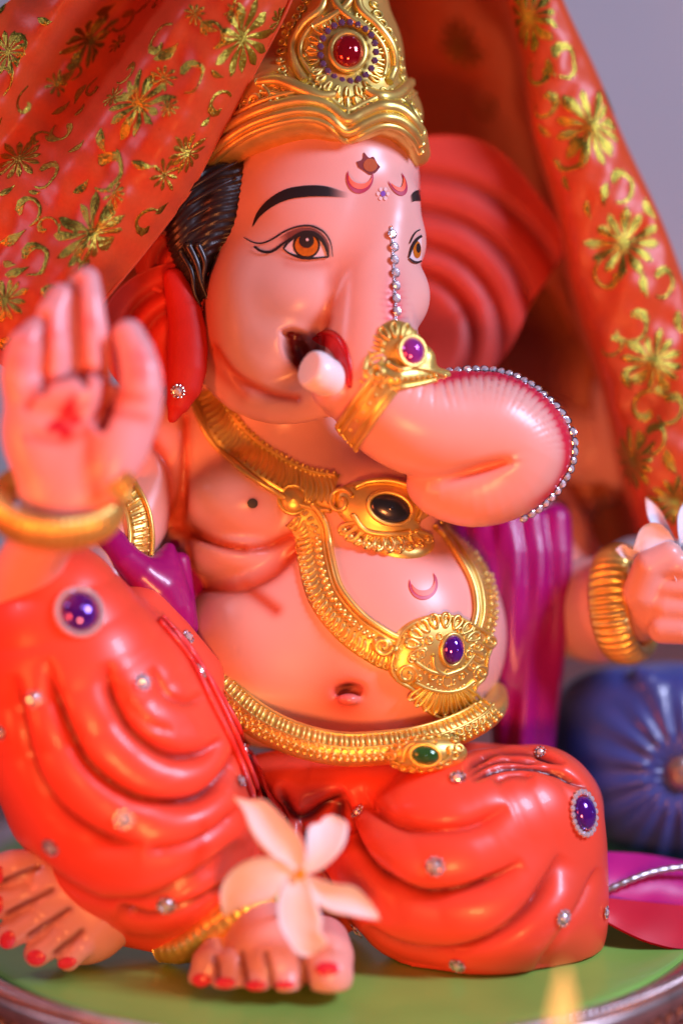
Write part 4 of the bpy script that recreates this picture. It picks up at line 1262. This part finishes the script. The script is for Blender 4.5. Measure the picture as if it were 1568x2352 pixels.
# ---- rhinestones
chain1 = set_props(add('rhinestone_chain', wire(TH_, RIDGE[:4] + [(909, 735)], 2.6, 60, 3), M['stone_base'], idol), None)
P, Nn = path_on(TH_, [(898, 540), (903, 572), (903, 600), (906, 640), (906, 680), (907, 718)], 7, 6)
for k in range(7): inst('rhinestone', 'chaton', P[k], Nn[k] + np.array([.25, 0, .2]), 10.5, chain1, spin=random.random())
R2 = [(1036, 862), (1070, 853), (1104, 850), (1140, 854), (1175, 865), (1205, 881), (1235, 903), (1260, 930), (1282, 962), (1296, 996), (1303, 1032), (1303, 1068), (1292, 1102), (1272, 1130), (1246, 1152), (1215, 1168), (1195, 1176)]
Pe = even([np.append(p, 0) for p in R2], 30)
pos = []
for q in Pe:
    a, n = near(TH_, E(q[0], q[1], 30)); 
    c = E(1120, 1010, 20); d = a - c
    if n @ d < 0: n = -n
    pos.append((a + n * 4, n))
chain2 = add('rhinestone_chain', tube(np.array([p for p, n in pos]), 2.6, 6), M['stone_base'], idol)
for p, n in pos: inst('rhinestone', 'chaton', p + n * 3, n + np.array([0, 0, .8]), 10.5, chain2, spin=random.random())
for x, y, r in [(82, 1605, 20), (326, 1567, 20), (285, 1882, 22), (118, 1945, 20), (382, 2078, 22), (430, 1465, 17), (458, 1543, 18), (566, 1722, 15), (823, 1866, 18), (999, 1990, 22), (821, 2136, 20),
                (1050, 2216, 19), (1291, 2108, 20), (1051, 1788, 19), (1398, 1965, 14), (1388, 2095, 15), (1240, 1728, 14), (4, 1682, 16), (552, 1795, 14)]:
    p, n = hit(TD, x, y); inst('rhinestone', 'cluster', p + n * 5, n, r, idol, spin=random.random())
p, n = hit(TE, 410, 898); inst('rhinestone', 'cluster', p + n * 5, n, 17, idol)
set_gem(TD, 183, 1405, 38, 42, 26, M['purple_gem'], idol, 0, 0, 10, 8, None, 2, 24)
set_gem(TD, 1340, 1868, 30, 38, 22, M['purple_gem'], idol, 0, 0, 10, 7.5, None, 2, 20)
# thin pleat cords down the edge of the raised knee
for p in ([(370, 1420), (440, 1500), (500, 1610), (560, 1740), (600, 1850)], [(360, 1425), (430, 1510), (486, 1620), (540, 1730), (575, 1830)], [(395, 1450), (450, 1520), (515, 1620), (590, 1760), (650, 1880)]):
    add('pleat_edge', wire(TBD, p, 6, 50, 6), M['dhoti'], idol, attr={'paint': np.tile((0.80, 0.05, 0.05), (50 * 7 + 2, 1))})

# ================================================================== cloth hood
def net(rows, nu, nv, wave=None):
    A = [cr(np.array(r, float), nv) for r in rows]
    A = np.array(A)                                   # rows x nv x 3
    out = np.zeros((nu, nv, 3))
    for j in range(nv): out[:, j] = cr(A[:, j], nu)
    if wave is not None: out = wave(out)
    V = np.array([E(*p) for p in out.reshape(-1, 3)])
    return V, [tuple(q) for q in grid_faces(nu, nv).tolist()], out
cloth = thing('cloth_hood', E(150, 900, 0) * [1, 1, 1], 'orange-red satin cloth with gold floral print draped like a hood over the idol', 'cloth')
def wavL(o):
    x, y = o[..., 0], o[..., 1]
    s_ = (x * .80 + y * .60)                       # across the diagonal pleats
    g_ = np.clip((560 - x - y * .5) / 400, 0, 1)
    o[..., 2] += (10 + 22 * g_) * np.sin(s_ * .021 + .6 + .004 * y + .5 * np.sin(y * .01)) + (5 + 9 * g_) * np.sin(s_ * .047 + 1.7 + .006 * x) + 3 * np.sin(x * .05 - y * .07) + 2.5 * np.sin(x * .09 + y * .03 + 2 * np.sin(y * .02))
    return o
rowsL = [  # from the free edge (right) to beyond the left of the frame
 [(800, -420, -120), (690, -120, 40), (672, -10, 60), (592, 150, 52), (497, 325, 34), (432, 445, 20), (336, 572, 30), (238, 692, 50), (150, 800, 60), (60, 880, 40)],
 [(760, -430, -80), (650, -130, 110), (625, -10, 125), (545, 148, 125), (452, 315, 112), (388, 425, 100), (290, 545, 104), (196, 655, 120), (110, 760, 120), (20, 850, 90)],
 [(700, -440, -60), (580, -150, 150), (540, -20, 168), (460, 130, 176), (360, 290, 168), (300, 390, 160), (205, 500, 160), (110, 610, 166), (30, 710, 150), (-60, 800, 120)],
 [(600, -450, -80), (480, -160, 90), (430, -30, 96), (350, 105, 108), (250, 260, 110), (190, 350, 100), (100, 450, 100), (5, 560, 96), (-70, 660, 90), (-160, 760, 70)],
 [(500, -460, -160), (380, -170, -100), (330, -40, -120), (245, 80, -110), (150, 210, -80), (90, 300, -40), (0, 400, 0), (-90, 500, 20), (-170, 610, 20), (-260, 720, 0)],
 [(400, -460, -160), (280, -180, 20), (220, -50, 46), (135, 50, 60), (50, 150, 70), (-10, 240, 70), (-90, 350, 60), (-190, 450, 50), (-270, 560, 40), (-360, 680, 20)],
 [(300, -460, -220), (160, -190, -60), (90, -60, -50), (0, 20, -40), (-90, 100, -30), (-150, 180, -20), (-240, 290, -20), (-340, 400, -30), (-420, 500, -40), (-480, 640, -60)],
]
LVc, LFc, _ = net(rowsL, 90, 110, wavL)
fabric = add('fabric', (LVc, LFc), M['cloth'], cloth)
TL = bvh_of(LVc, LFc)
hem = np.array([E(*q) for q in even(rowsL[0], 90)])
add('hem', tube(hem, 4.5, 8), M['cloth'], cloth)
rowsR = [
 [(560, -300, -600), (520, 0, -700), (500, 250, -740), (480, 500, -760), (480, 750, -780), (500, 1000, -800), (520, 1200, -800)],
 [(780, -330, -560), (800, 0, -760), (800, 250, -820), (800, 500, -850), (800, 750, -860), (800, 1000, -870), (800, 1250, -870)],
 [(950, -320, -420), (1010, 0, -640), (1080, 220, -720), (1130, 500, -760), (1180, 750, -780), (1240, 1000, -800), (1300, 1280, -800)],
 [(1080, -320, -260), (1120, -40, -380), (1190, 200, -480), (1240, 450, -540), (1300, 700, -580), (1370, 950, -600), (1440, 1240, -600)],
 [(1120, -310, -170), (1165, -20, -196), (1218, 240, -210), (1282, 500, -222), (1352, 780, -232), (1420, 1020, -240), (1490, 1240, -244)],
 [(1170, -305, -120), (1215, -15, -140), (1290, 240, -150), (1360, 490, -160), (1440, 770, -170), (1510, 1010, -176), (1590, 1240, -180)],
 [(1210, -300, -120), (1262, -10, -150), (1360, 240, -160), (1440, 470, -168), (1530, 720, -176), (1610, 980, -180), (1690, 1240, -190)],
 [(1230, -298, -180), (1292, 0, -200), (1402, 240, -210), (1492, 460, -216), (1590, 690, -220), (1690, 950, -230), (1780, 1240, -240)],
 [(1225, -298, -330), (1285, 0, -360), (1394, 240, -380), (1480, 460, -390), (1580, 690, -400), (1680, 950, -420), (1770, 1240, -430)],
]
def wavR(o):
    o[..., 2] += 9 * np.sin(o[..., 1] * .012 + o[..., 0] * .03) + 5 * np.sin(o[..., 1] * .03 + 1) + 3.5 * np.sin(o[..., 0] * .09 + o[..., 1] * .035) + 2 * np.sin(o[..., 0] * .05 - o[..., 1] * .08)
    o[..., 0] += 5 * np.sin(o[..., 1] * .016)
    return o
RVc, RFc, _ = net(rowsR, 110, 90, wavR)
add('fabric', (RVc, RFc), M['cloth'], cloth)
TR = bvh_of(RVc, RFc)
# the part of the cloth that passes over the crown, above the picture
rowsT = [[(800, -420, -120), (950, -420, -60), (1120, -310, -170)], [(760, -470, -330), (900, -470, -330), (1010, -380, -330)], [(560, -300, -600), (780, -330, -560), (950, -320, -420)]]
Vt, Ft, _ = net(rowsT, 20, 20); add('fabric', (Vt, Ft), M['cloth'], cloth)
rowsB = [[(800, -420, -120), (690, -120, 40), (672, -10, 60), (592, 150, 52), (497, 325, 34), (432, 445, 20), (336, 572, 30), (238, 692, 50)],
         [(640, -380, -400), (560, -120, -400), (500, 0, -380), (430, 150, -380), (350, 325, -400), (300, 445, -400), (220, 572, -420), (150, 692, -420)],
         [(560, -300, -600), (520, 0, -700), (500, 120, -720), (490, 250, -740), (480, 400, -760), (480, 500, -770), (490, 700, -780), (500, 850, -790)]]
Vt, Ft, _ = net(rowsB, 24, 40); add('fabric', (Vt, Ft), M['cloth'], cloth)

def surf_pt(t, c, n, tt, bb_, x, y, off):
    p = c + tt * x + bb_ * y
    a, nn, i, d = t.find_nearest(Vector(p))
    a, nn = np.array(a), np.array(nn)
    if nn @ n < 0: nn = -nn
    return a + nn * off
def motif(t, px, py, parts_, scale, rot, name, flip=1):
    c, n = hit(t, px, py); tt, bb_, n = frame(n)
    tt, bb_ = tt * math.cos(rot) + bb_ * math.sin(rot), (bb_ * math.cos(rot) - tt * math.sin(rot)) * flip
    G = []
    for (spine, wd) in parts_:
        P = even(spine, 12); T = np.gradient(P, axis=0); T /= np.linalg.norm(T, axis=1)[:, None] + 1e-9
        Nn = np.stack([-T[:, 1], T[:, 0]], 1); W_ = np.interp(np.linspace(0, 1, 12), np.linspace(0, 1, len(wd)), wd)
        V = []
        for i in range(12):
            for j in range(5):
                q = (P[i] + Nn[i] * W_[i] * (j / 4 - .5)) * scale
                V.append(surf_pt(t, c, n, tt, bb_, q[0], q[1], 1.3 + (0.6 if j in (1, 2, 3) else 0)))
        G.append((np.array(V), [tuple(q) for q in grid_faces(12, 5).tolist()]))
    return add(name, join(*G), M['foil'], cloth)
def flower_parts(np_=12):
    out = []
    for k in range(np_):
        a = 2 * math.pi * k / np_ + .1 * random.random(); l = 1.0 * (0.85 + .25 * random.random())
        ca, sa = math.cos(a), math.sin(a)
        out.append(([(0.05 * ca, .05 * sa), (.4 * ca, .4 * sa), (l * ca, l * sa)], [.04, .08, .12, .20, .24, .22, .02]))
    out.append(([(-.16, 0), (0, 0), (.16, 0)], [.02, .26, .32, .26, .02]))
    return out
SCROLL = [([(0, .9), (.5, .8), (.75, .3), (.6, -.25), (.15, -.5), (-.3, -.3), (-.35, .1)], [.08, .15, .18, .18, .18, .2, .22, .42, .5, .2])]
VINE = [([(-.9, .5), (-.3, .6), (.2, .3), (.35, -.2), (.1, -.6), (-.3, -.6), (-.4, -.3)], [.1, .15, .17, .17, .17, .2, .42, .48, .1])]
LEAF = [([(-.8, 0), (-.2, .12), (.3, .1), (.9, -.1)], [.04, .4, .62, .6, .42, .18, .02])]
for px, py, s_, r in [(556, 88, 92, .1), (318, 240, 84, .4), (44, 366, 62, .2), (214, 536, 98, 0), (205, 92, 88, .5), (430, 352, 52, .2), (12, 690, 60, .1), (20, 120, 60, .7), (640, 470 - 420, 40, 0)]:
    motif(TL, px, py, flower_parts(), s_, r, 'foil_flower')
for px, py, s_, r, f in [(436, 170, 52, 0.2, 1), (250, 385, 62, .5, 1), (108, 395, 50, .4, 1), (500, 232, 44, 3.4, -1), (330, 505, 48, 3.2, -1), (75, 590, 56, .1, 1), (60, 480, 50, -.4, 1), (36, 100, 46, 0.3, 1), (290, 45, 44, .8, 1), (360, 90, 50, 3.0, -1), (150, 300, 40, 2, 1), (20, 800, 40, 0, 1)]:
    motif(TL, px, py, SCROLL if f > 0 else VINE, s_, r, 'foil_scroll')
for px, py, s_, r in [(235, 322, 36, 1.4), (380, 120, 40, -.5), (275, 355, 20, 1), (30, 545, 44, -.3), (300, 210, 30, -.8), (150, 175, 34, -.6), (185, 215, 34, 1.9), (240, 20, 38, -.6), (330, 15, 34, -.8), (35, 622, 38, -.2), (370, 478, 26, -.8), (120, 318, 26, .5), (480, 60, 30, .6), (140, 250, 30, -.7)]:
    motif(TL, px, py, LEAF, s_, r, 'foil_leaf')
for px, py, s_, r in [(1215, 40, 86, .3), (1360, 290, 96, .2), (1432, 560, 92, .5), (1500, 830, 80, .1), (1452, 1060, 80, .4), (1060, 100, 80, 0), (1305, 30 + 640, 50, .2), (1548, 1150, 70, 0)]:
    motif(TR, px, py, flower_parts(), s_, r, 'foil_flower')
for px, py, s_, r, f in [(1290, 130, 56, .2, 1), (1248, 250, 56, .8, -1), (1318, 345, 56, 1.2, 1), (1420, 420, 52, .2, 1), (1520, 640, 50, .4, 1), (1385, 640, 50, 2, -1), (1460, 740, 56, 1.2, 1), (1540, 930, 52, 1, 1), (1470, 930, 50, 3, -1), (1240, 170, 40, 2.5, 1), (1500, 1000, 50, .4, 1), (1120, 240, 46, 2, 1), (1410, 800, 40, .5, -1)]:
    motif(TR, px, py, SCROLL if f > 0 else VINE, s_, r, 'foil_scroll')
for px, py, s_, r in [(1265, 155, 30, 1.2), (1390, 445, 36, 1.7), (1330, 330, 36, .2), (1250, 300, 30, .8), (1480, 655, 36, 1.5), (1560, 740, 36, 1.4), (1520, 900, 30, .6), (1440, 870, 34, 1.2), (1400, 230, 40, 1.3), (1440, 330, 36, 1.2), (1540, 1060, 40, 1.2), (1490, 480, 36, 1.2), (1350, 480, 26, 1.4), (1300, 420, 26, 1.2)]:
    motif(TR, px, py, LEAF, s_, r, 'foil_leaf')

# smaller sprigs between the big motifs
placed = [(556, 88), (318, 240), (44, 366), (214, 536), (205, 92), (430, 352), (12, 690), (20, 120), (436, 170), (250, 385), (108, 395), (500, 232), (330, 505), (75, 590), (36, 100), (290, 45), (360, 90), (235, 322), (380, 120), (30, 545)]
rs = random.Random(5); cnt = 0
while cnt < 34:
    x, y = rs.uniform(-10, 640), rs.uniform(-10, 720)
    if y > 150 + (600 - x) * 1.15 or y > 1100 - 1.6 * x: continue
    if any((x - a) ** 2 + (y - b) ** 2 < 52 ** 2 for a, b in placed): continue
    placed.append((x, y)); cnt += 1
    k = rs.random()
    if k < .4: motif(TL, x, y, LEAF, rs.uniform(20, 34), rs.uniform(-1.2, .4), 'foil_leaf')
    elif k < .75: motif(TL, x, y, VINE, rs.uniform(30, 44), rs.uniform(0, 6), 'foil_scroll')
    else: motif(TL, x, y, flower_parts(9), rs.uniform(26, 40), 0, 'foil_flower')

# ================================================================== plate with leaf disc
fp = world(ground_pt(755, 2392)) / S
RL = 930.0; cx, cy = fp[0], fp[1] + RL
def ringprof(name, prof, m, parent, nu=240, mod=None):
    V = []
    for i in range(nu):
        a = 2 * math.pi * i / nu
        for (r, z) in prof: V.append(from_world(cx + r * math.cos(a), cy + r * math.sin(a), z + (mod(a, r) if mod else 0)))
    n = len(prof)
    F = [(i * n + j, ((i + 1) % nu) * n + j, ((i + 1) % nu) * n + j + 1, i * n + j + 1) for i in range(nu) for j in range(n - 1)]
    return add(name, (np.array(V), F), m, parent)
plate = thing('plate', from_world(cx, cy, TZ), 'round copper plate with rope-edged rim under the idol', 'plate')
ringprof('plate_bowl', [(5, -14), (RL - 20, -14), (RL + 8, -4), (RL + 46, 20), (RL + 60, 24), (RL + 100, 10), (RL + 104, -6), (RL + 70, -60), (RL, -130), (RL - 30, TZ + 3), (5, TZ + 3)], M['copper'], plate)
rp = []
nt = 2400; tw = 190
for k in range(2):
    V = []
    for i in range(nt):
        a = 2 * math.pi * i / nt; ph = tw * a + k * math.pi
        V.append(from_world(cx + (RL + 80 + 9 * math.cos(ph)) * math.cos(a), cy + (RL + 80 + 9 * math.cos(ph)) * math.sin(a), 22 + 9 * math.sin(ph)))
    rp.append(tube(np.array(V + V[:1]), 10, 6, cap=False))
add('rope_rim', join(*rp), M['copper'], plate)
G = []
for k in range(150):
    a = 2 * math.pi * k / 150
    c = from_world(cx + (RL + 88) * math.cos(a), cy + (RL + 88) * math.sin(a), -38)
    o = from_world(cx + (RL + 60) * math.cos(a), cy + (RL + 60) * math.sin(a), -84)
    G.append(tube(np.array([c + (o - c) * t for t in (-.1, .2, .5, .8, 1.1)]), [3, 11, 14, 11, 3], 6))
add('rim_relief', join(*G), M['copper'], plate)
leaf = ringprof('leaf_disc', [(5, 0), (300, 0), (600, 0), (800, 0), (RL - 40, 0), (RL - 12, 1), (RL, -2), (RL + 1, -9), (5, -9)], M['leaf'], None)
set_props(leaf, 'round green leaf disc lying in the copper plate', 'leaf')

# ================================================================== white flowers
def petal(A, B, z, lift, parent, n=26, nv=9, cup_=10, tsurf=None, thick=3):
    a, b = even(A, n), even(B, n); V = []
    zz = cr(np.array(z, float), n)[:, 0]
    for i in range(n):
        for j in range(nv):
            u = j / (nv - 1); q = a[i] + (b[i] - a[i]) * u
            w_ = np.linalg.norm(b[i] - a[i])
            h = zz[i] - cup_ * math.sin(math.pi * u) * min(1, w_ / 50) + 5 * math.sin(7 * i / n + 3 * u) * i / n + 2.2 * math.sin(u * 22 + i * .2) * (i / n)
            V.append(E(q[0], q[1], h))
    V = np.array(V); F = [tuple(q) for q in grid_faces(n, nv).tolist()]; k = len(V)
    V2 = V - [0, 0, thick]
    F2 = [tuple(x + k for x in q[::-1]) for q in F]
    ed = [(i * nv, (i + 1) * nv, k + (i + 1) * nv, k + i * nv) for i in range(n - 1)] + [(i * nv + nv - 1, (i + 1) * nv + nv - 1, k + (i + 1) * nv + nv - 1, k + i * nv + nv - 1) for i in range(n - 1)]
    return add('petal', (np.concatenate([V, V2]), F + F2 + ed), M['petal'], parent)
fl = thing('white_flower', E(690, 2010, 330), 'white five-petal flower resting against the front foot of the idol', 'flower', 'white flowers offered to the idol')
petal([(694, 2004), (702, 1962), (690, 1925), (652, 1880), (608, 1838), (572, 1838), (538, 1830)], [(682, 2006), (650, 1988), (612, 1957), (585, 1925), (570, 1895), (560, 1866), (537, 1833)], [372, 384, 380, 360, 338], 0, fl)
petal([(690, 2004), (703, 1965), (704, 1925), (712, 1896), (734, 1889), (744, 1877), (762, 1872)], [(700, 2008), (732, 2000), (764, 1975), (788, 1945), (797, 1915), (795, 1888), (764, 1872)], [370, 378, 372, 350, 330], 0, fl)
petal([(696, 2006), (730, 2018), (768, 2030), (812, 2036), (842, 2062), (866, 2094), (873, 2112)], [(692, 2018), (708, 2050), (730, 2078), (762, 2096), (802, 2103), (840, 2110), (873, 2114)], [370, 382, 385, 376, 358], 0, fl)
petal([(682, 2010), (652, 2034), (638, 2072), (642, 2122), (660, 2158), (682, 2190), (700, 2198)], [(698, 2010), (716, 2040), (730, 2082), (740, 2112), (738, 2140), (752, 2168), (715, 2196)], [372, 386, 390, 392, 382], 0, fl)
petal([(684, 2002), (652, 1978), (602, 1968), (552, 1985), (520, 2015), (506, 2052), (513, 2102)], [(686, 2016), (662, 2034), (640, 2052), (616, 2070), (586, 2082), (552, 2088), (516, 2104)], [372, 384, 384, 366, 340], 0, fl)
add('flower_heart', join(ring(E(690, 2008, 380), (0, 0, 1), 8, 8, 4, 14, 6), dome(E(690, 2008, 376), (0, 0, 1), 6, 6, 6, 4, 10)), M['petal_heart'], fl)
P = np.array([E(*q) for q in even([(690, 2010, 374), (684, 2040, 330), (670, 2080, 270)], 10)]); add('stem', tube(P, 5, 8), M['petal'], fl)
f2 = thing('white_flower', E(1510, 1230, -60), 'white flower held in the raised fist beside the gold bracelet, at right edge', 'flower', 'white flowers offered to the idol')
petal([(1560, 1262), (1530, 1215), (1500, 1200), (1470, 1215), (1452, 1262)], [(1562, 1270), (1540, 1275), (1510, 1280), (1475, 1278), (1453, 1268)], [-40, -20, -20, -30, -50], 0, f2)
petal([(1562, 1262), (1540, 1220), (1520, 1180), (1505, 1160), (1482, 1142)], [(1564, 1270), (1530, 1240), (1500, 1215), (1486, 1185), (1480, 1145)], [-60, -60, -70, -80, -90], 0, f2)
petal([(1562, 1262), (1555, 1210), (1560, 1170), (1590, 1130)], [(1564, 1272), (1590, 1230), (1610, 1180), (1592, 1132)], [-60, -50, -60, -90], 0, f2)
petal([(1562, 1262), (1590, 1230), (1630, 1220), (1660, 1240)], [(1564, 1272), (1600, 1290), (1640, 1280), (1662, 1244)], [-60, -30, -40, -70], 0, f2)
petal([(1560, 1268), (1545, 1310), (1560, 1350), (1580, 1370)], [(1566, 1270), (1600, 1310), (1605, 1345), (1582, 1372)], [-60, -10, 0, -10], 0, f2)
petal([(1466, 1275), (1450, 1262), (1430, 1250), (1412, 1262)], [(1470, 1290), (1448, 1286), (1428, 1280), (1413, 1266)], [-70, -60, -60, -70], 0, f2)

# ================================================================== bolster, folded cloths
pf = Field(E(1200, 1480, -400) + [-40, 0, -260], E(1900, 2060, -400) + [0, 60, 260], 7)
pf.ell((1560, 1775, -430), (300, 250, 160), 20)
pf.ell((1480, 1760, -440), (225, 218, 140), 60)
pf.ell((1380, 1640, -430), (110, 100, 90), 50)
pf.chain([(1540, 1640, -380, 80), (1490, 1580, -350, 40), (1466, 1545, -340, 14)], 40, 5)
PV, PF = pf.mesh(); PV = smooth_mesh(PV, PF, 3)
X, Y = px_of(PV); N = vnormals(PV, PF)
dx, dy = X - 1562, Y - 1775; rr = np.hypot(dx, dy); th = np.arctan2(dy, dx)
am = 15 * np.clip((rr - 30) / 60, 0, 1) * np.exp(-np.clip(rr - 90, 0, 999) / 90) - 34 * gauss(rr, 60)
PV = PV + N * (np.where(rr < 1e9, am * (0.5 + .5 * np.cos(th * 17 + .8 * np.sin(3 * th))), 0) * np.clip(N[:, 2] * 2, 0, 1))[:, None]
bol = add('bolster', (PV, PF), M['pillow'], None)
set_props(bol, 'blue satin bolster with pleats gathered at a copper button, right of the idol', 'bolster')
TP = bvh_of(PV, PF)
p, n = hit(TP, 1562, 1775)
add('button', dome(p, np.array([-.15, 0, 1.0]), 40, 44, 26, 7, 24), M['copper'], bol)
def flap(name, A, B, m, lab, cat, thick=10, bulge=14):
    a, b = even(A, 24), even(B, 24); V = []
    for i in range(24):
        for j in range(9):
            u = j / 8; q = a[i] + (b[i] - a[i]) * u
            V.append(E(q[0], q[1], q[2] + bulge * math.sin(math.pi * u) + 3 * math.sin(i * .7 + 4 * u)))
    V = np.array(V); F = [tuple(q) for q in grid_faces(24, 9).tolist()]; k = len(V)
    n_ = add(name, (np.concatenate([V, V + [0, thick * .7, -thick]]), F + [tuple(x + k for x in q[::-1]) for q in F]), m, None)
    set_props(n_, lab, cat); return n_
mg = flap('magenta_cloth', [(1370, 1955, -170), (1480, 1962, -190), (1580, 1980, -210), (1700, 2000, -230)], [(1370, 2085, -60), (1460, 2090, -80), (1580, 2085, -110), (1700, 2080, -140)], M['magenta_cloth'], 'folded bright magenta cloth with silver cord, below the blue bolster', 'cloth', 10, 30)
P = np.array([E(*q) for q in even([(1385, 2048, -60), (1450, 2020, -80), (1500, 2003, -100), (1570, 1992, -120), (1700, 1985, -150)], 40)])
add('silver_cord', tube(P, 8 + 1.5 * np.cos(np.arange(40) * 2.2), 10), M['silver'], mg)
flap('crimson_cloth', [(1370, 2060, -40), (1450, 2068, -70), (1580, 2080, -110), (1700, 2085, -150)], [(1385, 2112, 10), (1440, 2142, 20), (1500, 2166, 24), (1580, 2180, 10), (1720, 2170, -20)], M['red_cloth'], 'crimson cloth corner lying on the leaf disc, lower right of the idol', 'cloth', 9, 8)

# ================================================================== candle in front
cz = 900
base = E(1290, 2420, cz); bw = world(base) / S
can = thing('candle', from_world(bw[0], bw[1], TZ), 'small lit candle standing in front of the plate, only its flame in view', 'candle')
def lathe(x, y, prof, n=24):
    V = [from_world(x + r * math.cos(2 * math.pi * i / n), y + r * math.sin(2 * math.pi * i / n), z) for (r, z) in prof for i in range(n)]
    return np.array(V), [tuple(q) for q in grid_faces(len(prof), n, True).tolist()]
top = bw[2] - 30
add('wax', lathe(bw[0], bw[1], [(1, TZ + 2), (120, TZ + 2), (120, top - 30), (114, top), (90, top + 2), (20, top - 6), (1, top - 6)]), M['wax'], can)
add('wick', lathe(bw[0], bw[1], [(1, top - 6), (4, top - 6), (3, top + 26), (1, top + 28)], 8), M['ink'], can)
fm = bpy.data.materials.new('flame'); fm.use_nodes = True; nt = fm.node_tree; nt.nodes.clear()
em = nt.nodes.new('ShaderNodeEmission'); em.inputs[0].default_value = (1.0, 0.42, 0.12, 1); em.inputs[1].default_value = 2.4
tr = nt.nodes.new('ShaderNodeBsdfTransparent'); mx = nt.nodes.new('ShaderNodeMixShader'); mx.inputs[0].default_value = 0.36; ou = nt.nodes.new('ShaderNodeOutputMaterial')
nt.links.new(tr.outputs[0], mx.inputs[1]); nt.links.new(em.outputs[0], mx.inputs[2]); nt.links.new(mx.outputs[0], ou.inputs[0])
fh = 205
add('flame', lathe(bw[0], bw[1], [(1, top + 12), (14, top + 24), (24, top + 60), (26, top + 90), (20, top + 130), (10, top + 170), (4, top + fh - 8), (.5, top + fh)]), fm, can)
